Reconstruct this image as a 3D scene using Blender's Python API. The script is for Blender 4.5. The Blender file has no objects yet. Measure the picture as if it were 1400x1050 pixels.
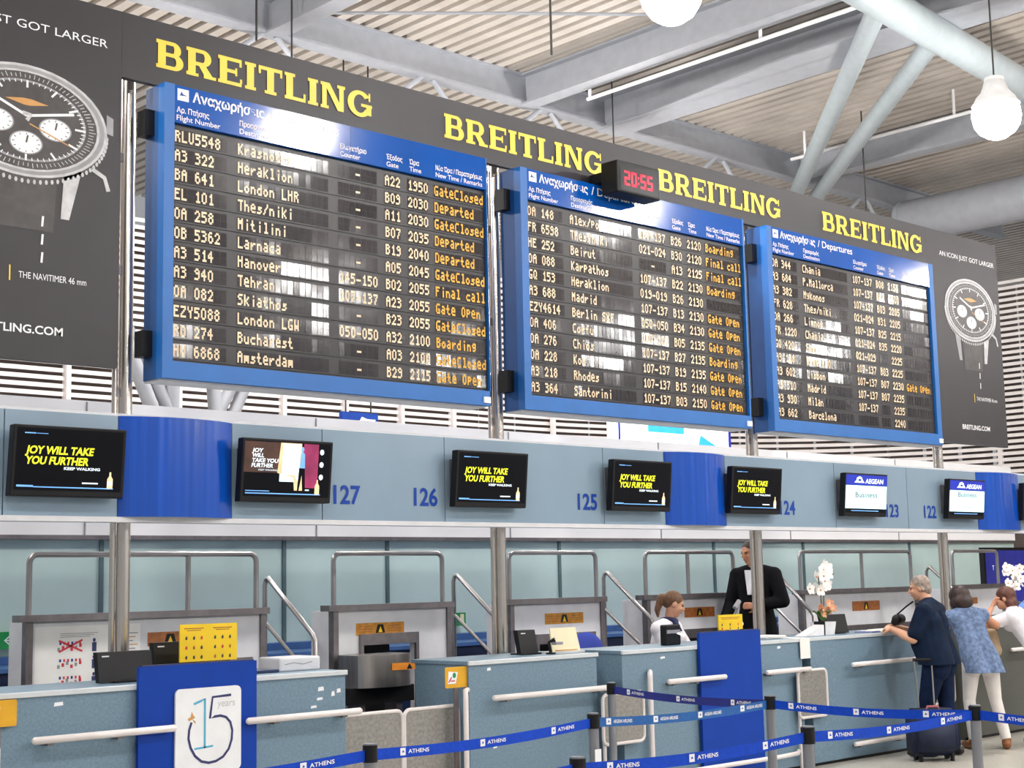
import bpy, bmesh, math, random
from mathutils import Vector, Matrix

C = bpy.context.scene.collection
SC = bpy.context.scene
rnd = random.Random(7)
PI = math.pi

# ------------------------------------------------------------------ camera
yaw, pitch, roll = math.radians(43.315), math.radians(7.502), math.radians(-1.2205)
fwd = Vector((math.sin(yaw)*math.cos(pitch), math.cos(yaw)*math.cos(pitch), math.sin(pitch)))
rgt = Vector((math.cos(yaw), -math.sin(yaw), 0))
upv = rgt.cross(fwd)
r2 = math.cos(roll)*rgt + math.sin(roll)*upv
u2 = -math.sin(roll)*rgt + math.cos(roll)*upv
cam_data = bpy.data.cameras.new('camera')
cam_data.sensor_width = 36.0
cam_data.lens = 2045.3/1400*36.0
cam_data.clip_end = 300
cam = bpy.data.objects.new('camera', cam_data)
C.objects.link(cam)
mw = Matrix.Identity(4)
for i in range(3):
    mw[i][0] = r2[i]; mw[i][1] = u2[i]; mw[i][2] = -fwd[i]
mw[0][3], mw[1][3], mw[2][3] = 0, 0, 1.75
cam.matrix_world = mw
SC.camera = cam

# ------------------------------------------------------------------ world, exposure
world = bpy.data.worlds.new('World')
SC.world = world
world.use_nodes = True
bg = world.node_tree.nodes['Background']
bg.inputs['Color'].default_value = (0.93, 0.96, 1.0, 1)
bg.inputs['Strength'].default_value = 0.36
SC.view_settings.view_transform = 'Standard'
SC.view_settings.look = 'None'
SC.view_settings.gamma = 1.0
SC.view_settings.exposure = 0.0
SC.view_settings.use_curve_mapping = False
try:
    SC.cycles.use_denoising = True
    SC.cycles.max_bounces = 6
    SC.cycles.sample_clamp_indirect = 8.0
except Exception:
    pass
LAMP_POWER = 730.0     # W of light given off by each high-bay globe

# ------------------------------------------------------------------ materials
def lin(c):
    c = c/255.0
    return c/12.92 if c <= 0.04045 else ((c+0.055)/1.055)**2.4

def mat(name, rgb, rough=0.5, metal=0.0, emit=0.0, var=0.06, scale=6.0, spec=0.5, coat=0.0, bump=0.0, stretch=None, trans=0.0):
    m = bpy.data.materials.new(name)
    m.use_nodes = True
    nt = m.node_tree
    b = nt.nodes['Principled BSDF']
    col = (lin(rgb[0]), lin(rgb[1]), lin(rgb[2]), 1)
    b.inputs['Roughness'].default_value = rough
    b.inputs['Metallic'].default_value = metal
    b.inputs['Specular IOR Level'].default_value = spec
    b.inputs['Coat Weight'].default_value = coat
    b.inputs['Coat Roughness'].default_value = 0.06
    if trans: b.inputs['Transmission Weight'].default_value = trans
    tc = nt.nodes.new('ShaderNodeTexCoord')
    mp = nt.nodes.new('ShaderNodeMapping')
    if stretch: mp.inputs['Scale'].default_value = stretch
    nz = nt.nodes.new('ShaderNodeTexNoise')
    nz.inputs['Scale'].default_value = scale
    nz.inputs['Detail'].default_value = 4
    nt.links.new(tc.outputs['Object'], mp.inputs['Vector'])
    nt.links.new(mp.outputs['Vector'], nz.inputs['Vector'])
    rp = nt.nodes.new('ShaderNodeValToRGB')
    e = rp.color_ramp.elements
    lo = [max(0, x*(1-var*2)) for x in col[:3]]; hi = [min(1, x*(1+var*2)) for x in col[:3]]
    e[0].position = 0.3; e[0].color = (*lo, 1)
    e[1].position = 0.7; e[1].color = (*hi, 1)
    nt.links.new(nz.outputs['Fac'], rp.inputs['Fac'])
    nt.links.new(rp.outputs['Color'], b.inputs['Base Color'])
    if emit:
        b.inputs['Emission Color'].default_value = col
        b.inputs['Emission Strength'].default_value = emit
    if bump:
        bp = nt.nodes.new('ShaderNodeBump')
        bp.inputs['Strength'].default_value = bump
        bp.inputs['Distance'].default_value = 0.02
        nt.links.new(nz.outputs['Fac'], bp.inputs['Height'])
        nt.links.new(bp.outputs['Normal'], b.inputs['Normal'])
    return m

M = {}
M['deck'] = mat('painted_steel_deck', (208, 199, 190), 0.6, var=0.05, scale=1.5)
M['beam'] = mat('white_painted_steel', (168, 171, 178), 0.45, var=0.03)
M['tubewhite'] = mat('pale_tube_paint', (168, 178, 182), 0.4, var=0.03)
M['louver'] = mat('white_louver_paint', (232, 226, 224), 0.5, var=0.02)
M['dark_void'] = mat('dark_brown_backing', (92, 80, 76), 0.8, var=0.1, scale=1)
M['bulk'] = mat('white_wall_paint', (248, 247, 249), 0.5, var=0.01, scale=2)
M['floor'] = mat('terrazzo_floor', (188, 184, 174), 0.28, var=0.07, scale=30)
M['glass'] = mat('frosted_teal_glass', (192, 214, 211), 0.12, var=0.05, scale=0.8, spec=0.7)
M['mullion'] = mat('grey_mullion', (96, 118, 122), 0.4, 0.3)
M['banner'] = mat('black_banner_vinyl', (40, 36, 41), 0.45, var=0.05, scale=3, spec=0.5)
M['yellow'] = mat('yellow_letter_vinyl', (248, 214, 70), 0.4, var=0.03)
M['white'] = mat('white_print', (240, 242, 245), 0.4, var=0.02)
M['greyprint'] = mat('grey_print', (150, 150, 154), 0.4, var=0.08, scale=10)
M['silverprint'] = mat('silver_print', (196, 196, 198), 0.4, var=0.1, scale=14)
M['darkprint'] = mat('dark_print', (62, 58, 58), 0.4, var=0.15, scale=12)
M['goldprint'] = mat('gold_print', (205, 150, 84), 0.4)
M['boardblue'] = mat('board_blue_paint', (26, 104, 182), 0.42, var=0.03, scale=4)
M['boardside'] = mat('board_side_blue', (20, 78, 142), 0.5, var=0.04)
M['header'] = mat('glossy_blue_header', (2, 84, 176), 0.11, var=0.03, scale=3, spec=0.6)
M['flapback'] = mat('flap_recess_black', (38, 35, 38), 0.4, var=0.05)
M['flap'] = mat('black_split_flap', (48, 43, 46), 0.12, var=0.08, scale=30, spec=0.6)
M['flaptext'] = mat('cream_flap_lettering', (255, 226, 190), 0.35, var=0.02)
M['flapyellow'] = mat('amber_flap_lettering', (248, 184, 52), 0.35, var=0.03)
M['steel'] = mat('brushed_stainless', (216, 208, 200), 0.24, 1.0, var=0.06, scale=40, stretch=(1, 1, 0.02))
M['steelbox'] = mat('brushed_sheet_steel', (190, 184, 178), 0.3, 1.0, var=0.08, scale=20, stretch=(1, 1, 0.05))
M['tube'] = mat('satin_steel_tube', (170, 166, 166), 0.3, 0.9, var=0.04)
M['railwhite'] = mat('white_bumper_tube', (225, 218, 216), 0.3, var=0.03)
M['railsteel'] = mat('dark_steel_rail', (128, 122, 124), 0.35, 0.7, var=0.08, scale=12)
M['fascia'] = mat('grey_blue_fascia', (138, 160, 178), 0.2, var=0.025, scale=1.2, spec=0.6)
M['bulge'] = mat('glossy_blue_vinyl', (10, 76, 180), 0.16, var=0.06, scale=5, spec=0.9, bump=0.25, stretch=(2.6, 1, 0.10))
M['numblue'] = mat('number_blue', (24, 66, 156), 0.5, spec=0.2)
M['black'] = mat('black_plastic', (24, 24, 26), 0.45, var=0.05, spec=0.25)
M['blackgloss'] = mat('black_screen_glass', (8, 9, 17), 0.3, var=0.05, spec=0.15)
M['scr_yellow'] = mat('screen_yellow', (235, 240, 40), 0.4, emit=0.75)
M['scr_white'] = mat('screen_white', (225, 238, 250), 0.4, emit=0.8)
M['scr_pale'] = mat('screen_pale_cyan', (205, 242, 250), 0.4, emit=0.85)
M['scr_blue'] = mat('screen_blue', (28, 46, 168), 0.4, emit=0.5)
M['scr_navy'] = mat('screen_navy', (36, 40, 130), 0.4, emit=0.55, var=0.3, scale=2)
M['scr_cyan'] = mat('screen_cyan_line', (110, 170, 235), 0.4, emit=0.6)
M['scr_pink'] = mat('screen_magenta', (150, 40, 90), 0.4, emit=0.4, var=0.3)
M['scr_warm'] = mat('screen_warm', (238, 196, 150), 0.4, emit=0.6, var=0.2)
M['scr_brown'] = mat('screen_brown', (70, 44, 34), 0.4, emit=0.3, var=0.3)
M['scr_red'] = mat('clock_red_led', (250, 20, 60), 0.4, emit=1.1)
M['signlit'] = mat('lit_sign_white', (250, 250, 255), 0.4, emit=1.3)
M['signcyan'] = mat('lit_sign_cyan', (60, 180, 230), 0.4, emit=0.7)
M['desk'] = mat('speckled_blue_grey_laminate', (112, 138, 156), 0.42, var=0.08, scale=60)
M['deskdark'] = mat('dark_olive_desk', (82, 84, 78), 0.45, var=0.08, scale=60)  # darker olive tone for the farthest desk
M['desktop'] = mat('pale_worktop', (206, 212, 216), 0.35, var=0.03)
M['bluepanel'] = mat('royal_blue_panel', (4, 60, 160), 0.45, var=0.03, spec=0.25)
M['navy'] = mat('navy_steel', (18, 40, 78), 0.5, var=0.1)
M['navytrim'] = mat('blue_trim', (58, 96, 152), 0.4, var=0.05)
M['panelwhite'] = mat('white_enamel_panel', (218, 218, 222), 0.35, var=0.03)
M['orange'] = mat('orange_warning_sticker', (196, 132, 30), 0.45, var=0.12, scale=20)
M['brownsticker'] = mat('faded_brown_sticker', (170, 100, 44), 0.45, var=0.15, scale=20)
M['yellowcard'] = mat('yellow_notice_card', (246, 206, 20), 0.5, var=0.03)
M['green'] = mat('exit_green', (18, 130, 66), 0.4, emit=0.15)
M['paper'] = mat('white_paper', (240, 238, 234), 0.7, var=0.02)
M['cream'] = mat('cream_card', (236, 226, 190), 0.6, var=0.04)
M['belt'] = mat('blue_webbing', (14, 68, 190), 0.6, spec=0.2, var=0.06, scale=40)
M['beltteal'] = mat('teal_blue_webbing', (22, 92, 164), 0.55, var=0.06, scale=40)
M['beltnavy'] = mat('navy_webbing', (34, 42, 132), 0.55, var=0.06, scale=40)
M['post'] = mat('satin_aluminium_post', (150, 152, 158), 0.35, 0.8, var=0.05)
M['fencemetal'] = mat('grey_mesh_panel', (150, 148, 144), 0.5, 0.5, var=0.1, scale=40)
M['lampshell'] = mat('lamp_housing_white', (230, 230, 230), 0.4)
M['cable'] = mat('dark_cable', (50, 48, 46), 0.6)
M['skin'] = mat('skin', (214, 160, 130), 0.5, var=0.04)
M['skin2'] = mat('tanned_skin', (200, 140, 108), 0.5, var=0.04)
M['hairgrey'] = mat('grey_hair', (150, 134, 124), 0.6, var=0.2, scale=30)
M['hairbrown'] = mat('brown_hair', (104, 72, 48), 0.55, var=0.2, scale=30)
M['hairdark'] = mat('dark_brown_hair', (52, 34, 30), 0.5, var=0.2, scale=30)
M['hairred'] = mat('chestnut_hair', (92, 52, 40), 0.5, var=0.2, scale=30)
M['navyshirt'] = mat('navy_cotton', (18, 32, 54), 0.85, var=0.15, spec=0.15, scale=10)
M['jeans'] = mat('dark_denim', (18, 32, 60), 0.85, spec=0.15, var=0.15, scale=12)
M['blouseblue'] = mat('blue_patterned_cotton', (98, 118, 152), 0.8, var=0.22, scale=26)
M['whitecloth'] = mat('white_cotton', (236, 234, 240), 0.8, var=0.03)
M['whitepants'] = mat('white_denim', (232, 226, 222), 0.8, var=0.03)
M['suit'] = mat('black_suit', (18, 18, 22), 0.85, var=0.1, spec=0.15)
M['pantsdark'] = mat('dark_green_trousers', (40, 48, 44), 0.8, var=0.12)
M['shoebrown'] = mat('brown_leather', (128, 78, 38), 0.5)
M['shoered'] = mat('dusty_red_canvas', (170, 92, 100), 0.6)
M['shoeblack'] = mat('black_leather', (24, 22, 24), 0.4)
M['scarf'] = mat('navy_scarf', (36, 38, 84), 0.7, var=0.3, scale=14)
M['scarfred'] = mat('red_scarf_stripe', (214, 60, 74), 0.7)
M['eye'] = mat('dark_eye', (36, 26, 22), 0.3)
M['lip'] = mat('lips', (172, 92, 86), 0.5)
M['suitcase'] = mat('navy_suitcase_fabric', (16, 28, 56), 0.7, var=0.15, scale=20)
M['bagbeige'] = mat('beige_handbag', (196, 168, 132), 0.6, var=0.08)
M['leaf'] = mat('orchid_leaf', (70, 116, 44), 0.45, var=0.2)
M['petal'] = mat('white_petal', (250, 248, 244), 0.5, var=0.02)
M['peach'] = mat('peach_flower', (226, 160, 120), 0.6, var=0.15, scale=20)
M['stem'] = mat('green_brown_stem', (86, 88, 60), 0.6)
M['potwhite'] = mat('white_ceramic', (244, 240, 242), 0.25)
M['chairblue'] = mat('blue_chair_fabric', (36, 60, 160), 0.7)
M['cloudwhite'] = mat('screen_cloud', (120, 160, 240), 0.4, emit=0.5)
M['signcyan2'] = mat('logo_cyan', (90, 180, 214), 0.4)
M['numnavy'] = mat('logo_navy', (48, 52, 104), 0.4)
M['orange2'] = mat('orange_yellow_plate', (224, 168, 34), 0.4)
M['orangebright'] = mat('bright_orange_strip', (226, 140, 40), 0.4)
def lamp_mat():
    m = mat('glowing_lamp_globe', (255, 250, 246), 0.5, emit=1.0)
    r = 0.30
    m.node_tree.nodes['Principled BSDF'].inputs['Emission Strength'].default_value = LAMP_POWER/(4*PI*r*r*PI)
    m.node_tree.nodes['Principled BSDF'].inputs['Emission Color'].default_value = (1.0, 0.97, 0.94, 1)
    return m
M['globe'] = lamp_mat()

# ------------------------------------------------------------------ mesh builder
ORIG = {}     # object name -> world origin of the thing it belongs to

class MB:
    def __init__(self):
        self.v = []; self.f = []; self.mi = []; self.mats = []; self.sm = []
    def _m(self, m):
        if m is None: m = 'white'
        if m not in self.mats: self.mats.append(m)
        return self.mats.index(m)
    def face(self, pts, m, smooth=False):
        n = len(self.v); self.v += [tuple(p) for p in pts]
        self.f.append(list(range(n, n+len(pts)))); self.mi.append(self._m(m)); self.sm.append(smooth)
    def faces(self, vs, fs, m, smooth=False):
        n = len(self.v); self.v += [tuple(p) for p in vs]; k = self._m(m)
        for f in fs:
            self.f.append([n+i for i in f]); self.mi.append(k); self.sm.append(smooth)
    def box(self, x0, x1, y0, y1, z0, z1, m):
        vs = [(x, y, z) for x in (x0, x1) for y in (y0, y1) for z in (z0, z1)]
        fs = [(0, 1, 3, 2), (4, 6, 7, 5), (0, 4, 5, 1), (2, 3, 7, 6), (0, 2, 6, 4), (1, 5, 7, 3)]
        self.faces(vs, fs, m); return self
    def rbox(self, x0, x1, y0, y1, z0, z1, m, r=0.01):
        # box with chamfered vertical and horizontal edges
        bm = bmesh.new()
        bmesh.ops.create_cube(bm, size=1)
        for v in bm.verts:
            v.co = Vector(((x0+x1)/2+v.co.x*(x1-x0), (y0+y1)/2+v.co.y*(y1-y0), (z0+z1)/2+v.co.z*(z1-z0)))
        bmesh.ops.bevel(bm, geom=list(bm.edges), offset=r, segments=2, affect='EDGES', profile=0.5)
        self.bm(bm, m, smooth=False); return self
    def bm(self, bm, m, smooth=False):
        bm.verts.index_update()
        self.faces([v.co[:] for v in bm.verts], [[v.index for v in f.verts] for f in bm.faces], m, smooth)
        bm.free()
    def rect(self, x0, x1, z0, z1, y, m):          # upright rectangle facing -Y
        self.face([(x0, y, z0), (x1, y, z0), (x1, y, z1), (x0, y, z1)], m); return self
    def poly(self, pts, y, m):                      # upright polygon facing -Y
        a = sum(pts[i][0]*pts[(i+1) % len(pts)][1]-pts[(i+1) % len(pts)][0]*pts[i][1] for i in range(len(pts)))
        if a < 0: pts = pts[::-1]
        self.face([(p[0], y, p[1]) for p in pts], m); return self
    def strip(self, pts, w, y, m, closed=False):    # stroked polyline in the XZ plane
        n = len(pts)
        nn = []
        for i in range(n):
            if closed: a, b = pts[i-1], pts[(i+1) % n]
            else: a, b = pts[max(0, i-1)], pts[min(n-1, i+1)]
            d = Vector((b[0]-a[0], b[1]-a[1])); d.normalize()
            nn.append((-d.y*w/2, d.x*w/2))
        for i in range(n if closed else n-1):
            j = (i+1) % n
            self.poly([(pts[i][0]+nn[i][0], pts[i][1]+nn[i][1]), (pts[i][0]-nn[i][0], pts[i][1]-nn[i][1]),
                       (pts[j][0]-nn[j][0], pts[j][1]-nn[j][1]), (pts[j][0]+nn[j][0], pts[j][1]+nn[j][1])], y, m)
        return self
    def tube(self, pts, r, m, seg=12, cap=True, closed=False):
        P = [Vector(p) for p in pts]; n = len(P)
        rings = []
        prev = None
        for i in range(n):
            if closed: d = P[(i+1) % n]-P[i-1]
            else: d = P[min(n-1, i+1)]-P[max(0, i-1)]
            d.normalize()
            if prev is None:
                a = Vector((0, 0, 1)) if abs(d.z) < 0.9 else Vector((1, 0, 0))
                u = d.cross(a).normalized()
            else:
                u = (prev-d*prev.dot(d)).normalized()
            prev = u; w = d.cross(u)
            rr = r[i] if isinstance(r, (list, tuple)) else r
            rings.append([P[i]+(u*math.cos(2*PI*k/seg)+w*math.sin(2*PI*k/seg))*rr for k in range(seg)])
        vs = [p for R in rings for p in R]; fs = []
        for i in range(n if closed else n-1):
            j = (i+1) % n
            for k in range(seg):
                l = (k+1) % seg
                fs.append((i*seg+k, j*seg+k, j*seg+l, i*seg+l))
        self.faces(vs, fs, m, True)
        if cap and not closed:
            self.face(rings[0], m); self.face(rings[-1][::-1], m)
        return self
    def cyl(self, x, y, z0, z1, r, m, seg=24):
        return self.tube([(x, y, z0), (x, y, z1)], r, m, seg)
    def sphere(self, c, r, m, su=16, sv=10):
        rx, ry, rz = r if isinstance(r, (tuple, list)) else (r, r, r)
        vs = [(c[0], c[1], c[2]-rz)]
        for i in range(1, sv):
            t = PI*i/sv
            for k in range(su):
                a = 2*PI*k/su
                vs.append((c[0]+rx*math.sin(t)*math.cos(a), c[1]+ry*math.sin(t)*math.sin(a), c[2]-rz*math.cos(t)))
        vs.append((c[0], c[1], c[2]+rz)); N = len(vs)-1
        fs = [(0, 1+(k+1) % su, 1+k) for k in range(su)]
        for i in range(sv-2):
            for k in range(su):
                l = (k+1) % su
                fs.append((1+i*su+k, 1+i*su+l, 1+(i+1)*su+l, 1+(i+1)*su+k))
        fs += [(N, 1+(sv-2)*su+k, 1+(sv-2)*su+(k+1) % su) for k in range(su)]
        self.faces(vs, fs, m, True); return self
    def text(self, s, x0, z0, h, y, m, width=None, align='l', slant=0.0, bold=0.0, capref='H', onx=False, flip=1):
        """lettering on an upright plane; h = capital height; width = fit to this width"""
        V, F = text_geo(s, bold)
        if not V: return self
        cv, _ = text_geo(capref, bold)
        ch = max(p[1] for p in cv)-min(p[1] for p in cv); cb = min(p[1] for p in cv)
        xs = [p[0] for p in V]; w = max(xs)-min(xs); mn = min(xs)
        sy = h/ch; sx = sy if width is None else width/w
        off = 0 if align == 'l' else (-w*sx/2 if align == 'c' else -w*sx)
        out = []
        for p in V:
            zz = (p[1]-cb)*sy
            xx = (p[0]-mn)*sx+off+slant*zz
            if onx: out.append((y, x0+flip*xx, z0+zz))
            else: out.append((x0+xx, y, z0+zz))
        self.faces(out, F, m); return self
    def build(self, name, parent=None, origin=None, smooth=None, bevel=0.0):
        me = bpy.data.meshes.new(name)
        o0 = Vector(origin) if origin is not None else (Vector(ORIG.get(parent.name, (0, 0, 0))) if parent else Vector((0, 0, 0)))
        me.from_pydata([tuple(Vector(p)-o0) for p in self.v], [], self.f)
        for mm in self.mats: me.materials.append(M[mm])
        me.polygons.foreach_set('material_index', self.mi)
        me.polygons.foreach_set('use_smooth', self.sm)
        me.update()
        o = bpy.data.objects.new(name, me)
        C.objects.link(o)
        ORIG[o.name] = tuple(o0)
        if parent: o.parent = parent
        else: o.location = o0
        if bevel:
            bv = o.modifiers.new('edge', 'BEVEL'); bv.width = bevel; bv.segments = 2; bv.limit_method = 'ANGLE'
        return o

_TC = {}
def text_geo(s, bold=0.0):
    k = (s, bold)
    if k in _TC: return _TC[k]
    cu = bpy.data.curves.new('t', 'FONT'); cu.body = s; cu.size = 1; cu.resolution_u = 3
    cu.offset = bold; cu.fill_mode = 'FRONT'
    o = bpy.data.objects.new('t', cu); C.objects.link(o)
    dg = bpy.context.evaluated_depsgraph_get(); dg.update()
    me = bpy.data.meshes.new_from_object(o.evaluated_get(dg))
    r = ([v.co[:2] for v in me.vertices], [list(p.vertices) for p in me.polygons])
    # faces must look to -Y once x,y -> x,z
    bpy.data.objects.remove(o); bpy.data.curves.remove(cu); bpy.data.meshes.remove(me)
    _TC[k] = r
    return r

def thing(name, label, cat, loc, group=None):
    o = bpy.data.objects.new(name, None); C.objects.link(o)
    o.empty_display_size = 0.1
    o.location = loc; ORIG[o.name] = tuple(loc)
    o['label'] = label; o['category'] = cat
    if group: o['group'] = group
    return o

def tag(o, label, cat, group=None, kind=None):
    o['label'] = label; o['category'] = cat
    if group: o['group'] = group
    if kind: o['kind'] = kind
    return o

def struct(o):
    o['kind'] = 'structure'; return o

def copy_tree(o, parent=None):
    c = o.copy(); C.objects.link(c)
    ORIG[c.name] = ORIG.get(o.name, (0, 0, 0))
    if parent: c.parent = parent
    for ch in list(o.children): copy_tree(ch, c)
    return c

def arc(cx, cz, rx, rz, a0, a1, n=24):
    return [(cx+rx*math.cos(math.radians(a0+(a1-a0)*i/n)), cz+rz*math.sin(math.radians(a0+(a1-a0)*i/n))) for i in range(n+1)]
def ell(cx, cz, rx, rz, n=40):
    return arc(cx, cz, rx, rz, 0, 360*(n-1)/n, n-1)
def rrect(x0, x1, z0, z1, r, n=6):
    return (arc(x1-r, z1-r, r, r, 0, 90, n)+arc(x0+r, z1-r, r, r, 90, 180, n)+arc(x0+r, z0+r, r, r, 180, 270, n)+arc(x1-r, z0+r, r, r, 270, 360, n))
# ------------------------------------------------------------------ the setting
fl = MB(); fl.face([(-6, -22, 0), (34, -22, 0), (34, 22, 0), (-6, 22, 0)], 'floor'); struct(fl.build('floor'))
b = MB(); b.box(3.0, 19.0, 9.32, 12.0, 0.01, 0.32, 'navy'); struct(b.build('trim_1'))          # raised staff walkway behind the desks

# corrugated roof deck: trapezoid ribs running along Y
b = MB(); pitch_ = 0.247; x = -4.0; prof = []
while x < 40:
    prof += [(x, 9.45), (x+0.147, 9.45), (x+0.108, 9.64), (x+0.286, 9.64)]; x += pitch_
for i in range(len(prof)-1):
    (xa, za), (xb, zb) = prof[i], prof[i+1]
    b.face([(xa, -20, za), (xa, 26, za), (xb, 26, zb), (xb, -20, zb)], 'deck')
struct(b.build('ceiling'))
b = MB(); b.box(-5, 40, -20, 26, 9.66, 9.72, 'deck'); struct(b.build('trim_2'))

# white bulkhead with the glass partition below it, at the back of the desks
b = MB(); b.box(2.0, 23.2, 12.5, 12.75, 2.23, 3.46, 'bulk')
for xx in (6.45, 9.0, 11.7, 14.3, 17.0, 19.7): b.box(xx, xx+0.012, 12.49, 12.51, 2.24, 3.45, 'greyprint')
struct(b.build('wall_back'))
b = MB(); b.box(2.0, 23.2, 12.46, 12.5, 2.20, 2.24, 'railsteel'); struct(b.build('trim_3'))
GX = [2.0, 4.35, 6.63, 8.62, 9.93, 12.5, 15.35, 17.3, 20.0, 23.2]
for i in range(len(GX)-1):
    b = MB(); b.box(GX[i]+0.02, GX[i+1]-0.02, 12.52, 12.55, 1.2, 2.2, 'glass')
    w = b.build('window_%d' % (i+1)); struct(w)
    f = MB(); f.box(GX[i]-0.02, GX[i]+0.02, 12.5, 12.57, 1.2, 2.2, 'mullion'); f.build('mullion', w)
b = MB(); b.box(2.0, 23.2, 12.3, 12.6, 1.10, 1.2, 'navytrim'); struct(b.build('baseboard_back'))
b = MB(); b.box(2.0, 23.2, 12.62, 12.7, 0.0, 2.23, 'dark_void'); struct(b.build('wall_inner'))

# louvred wall far behind, curving into the end wall
path = [(0.0, 19.5), (18.0, 19.5)]
path += [(18.0+8*math.sin(math.radians(t)), 11.5+8*math.cos(math.radians(t))) for t in range(6, 91, 6)]
path = [(x, y if i < 2 else 19.5-(19.5-y)*0.7) for i, (x, y) in enumerate(path)]
path.append((26.0, 2.0))
b = MB(); z = 3.0
while z < 7.2:
    for (xa, ya), (xb, yb) in zip(path, path[1:]):
        d = Vector((xb-xa, yb-ya)).normalized(); n = (d.y*0.05, -d.x*0.05)
        A, B_ = (xa, ya), (xb, yb)
        vs = [(A[0], A[1], z), (B_[0], B_[1], z), (B_[0], B_[1], z+0.06), (A[0], A[1], z+0.06),
              (A[0]-n[0], A[1]-n[1], z+0.02), (B_[0]-n[0], B_[1]-n[1], z+0.02), (B_[0]-n[0], B_[1]-n[1], z+0.07), (A[0]-n[0], A[1]-n[1], z+0.07)]
        b.faces(vs, [(0, 1, 2, 3), (3, 2, 6, 7), (5, 4, 7, 6), (0, 4, 5, 1)], 'louver')
    z += 0.112
struct(b.build('wall_louver'))
b = MB()
for xx in (9.72, 11.5, 13.37, 14.58, 15.75, 16.9): b.box(xx, xx+0.07, 19.42, 19.55, 3.0, 7.25, 'louver')
for (xx, yy) in ((19.2, 19.3), (21.0, 18.98), (26, 14.2), (26, 16.6), (26, 11.5), (26, 8.8)): b.box(xx-0.04, xx+0.03, yy-0.05, yy+0.03, 3.0, 7.25, 'louver')
struct(b.build('trim_4'))
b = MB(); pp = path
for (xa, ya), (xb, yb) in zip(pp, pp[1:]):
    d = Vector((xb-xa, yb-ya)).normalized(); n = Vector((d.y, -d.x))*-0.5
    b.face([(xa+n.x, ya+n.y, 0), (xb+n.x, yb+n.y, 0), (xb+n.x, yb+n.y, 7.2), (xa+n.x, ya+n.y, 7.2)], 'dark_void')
struct(b.build('wall_dark_backing'))  # dark sheet added behind the slats, standing for the shade in their gaps

# ------------------------------------------------------------------ roof steel
def ibeam_x(x0, x1, y, z0, z1, w=0.26):
    b = MB(); b.box(x0, x1, y-w/2, y+w/2, z0, z0+0.03, 'beam'); b.box(x0, x1, y-w/2, y+w/2, z1-0.03, z1, 'beam'); b.box(x0, x1, y-0.03, y+0.03, z0+0.03, z1-0.03, 'beam'); return b
def ibeam_y(x, y0, y1, z0, z1, w=0.26):
    b = MB(); b.box(x-w/2, x+w/2, y0, y1, z0, z0+0.03, 'beam'); b.box(x-w/2, x+w/2, y0, y1, z1-0.03, z1, 'beam'); b.box(x-0.03, x+0.03, y0, y1, z0+0.03, z1-0.03, 'beam'); return b
beam = thing('roof_beam', 'long white roof beam running just above the black banner top edge', 'beam', (16, 16, 9.0))
ibeam_x(-3, 30, 16, 8.99, 9.45).build('girder', beam)
for nx in (6.2, 10.78, 13.5, 15.9, 20.16, 24.6):
    b = MB(); b.tube([(nx-0.08, 16, 9.0), (nx-1.0, 16.1, 8.25)], 0.042, 'beam', 10); b.build('brace', beam)
    b = MB(); b.tube([(nx+0.12, 16, 9.0), (nx+1.1, 16.1, 8.2)], 0.042, 'beam', 10); b.build('brace', beam)
def ybeam(x, lab, z0=8.95, y0=-18, y1=15.9, w=0.28):
    o = ibeam_y(x, y0, y1, z0, 9.44, w).build('roof_beam', origin=(x, 8, z0)); tag(o, lab, 'beam'); return o
ybeam(15.45, 'white cross beam with a thin pipe along its lower edge, above the gap between the two middle yellow words')
ybeam(17.2, 'wide pale cross beam with a bulging flange, ending above the digital clock', 8.85, w=0.5)
ybeam(22.5, 'white cross beam meeting the long beam behind the leaning tubes')
ybeam(10.8, 'white cross beam reaching the top of the photo above the first yellow word')
ybeam(6.2, 'white cross beam above the upper left of the black banner')
ybeam(28.4, 'farthest white cross beam, lit edge beside the top right corner of the banner', y0=4, y1=19)
# curved haunch on the wide beam
wide = [o for o in C.objects if o.get('label', '').startswith('wide pale')][0]
b = MB(); lf = [(16.96-0.42*math.sin(PI*i/14)**2, 15.8-0.62*i) for i in range(15)]; rt = [(16.96, y_) for _, y_ in lf]
for zz in (8.85, 8.875): b.face([(x_, y_, zz) for x_, y_ in lf]+[(x_, y_, zz) for x_, y_ in rt[::-1]], 'beam')
for i in range(14): b.face([(*lf[i], 8.85), (*lf[i+1], 8.85), (*lf[i+1], 8.875), (*lf[i], 8.875)], 'beam')
b.build('curved_flange', wide, origin=(17.2, 8, 8.85))
o = MB(); o.tube([(25.6, 15.75, 8.62), (25.6, 4, 8.62)], 0.42, 'beam', 28)
for yy in (15.7, 13.0, 10.3, 7.6): o.tube([(25.6, yy, 8.62), (25.6, yy-0.06, 8.62)], 0.435, 'tubewhite', 28)
tag(o.build('air_duct', origin=(25.6, 8, 8.7)), 'big round white duct under the roof above the right end of the banner', 'duct')
o = MB(); o.tube([(14.2, 9.52, 8.72), (17.3, 9.85, 8.72), (20.2, 10.15, 8.72), (26, 10.75, 8.72)], 0.22, 'tubewhite', 24)
tag(o.build('roof_tube', origin=(18, 9.9, 8.7)), 'thickest round white roof tube crossing the top right corner', 'tube')
o = MB(); o.tube([(22.36, 15.95, 8.75), (15.6, 9.75, 8.75)], 0.135, 'tubewhite', 20)
tag(o.build('roof_tube', origin=(19, 12.8, 8.7)), 'left one of the two leaning roof tubes above the third yellow word', 'tube')
o = MB(); o.tube([(22.95, 15.95, 8.75), (17.2, 9.95, 8.75)], 0.135, 'tubewhite', 20)
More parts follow.
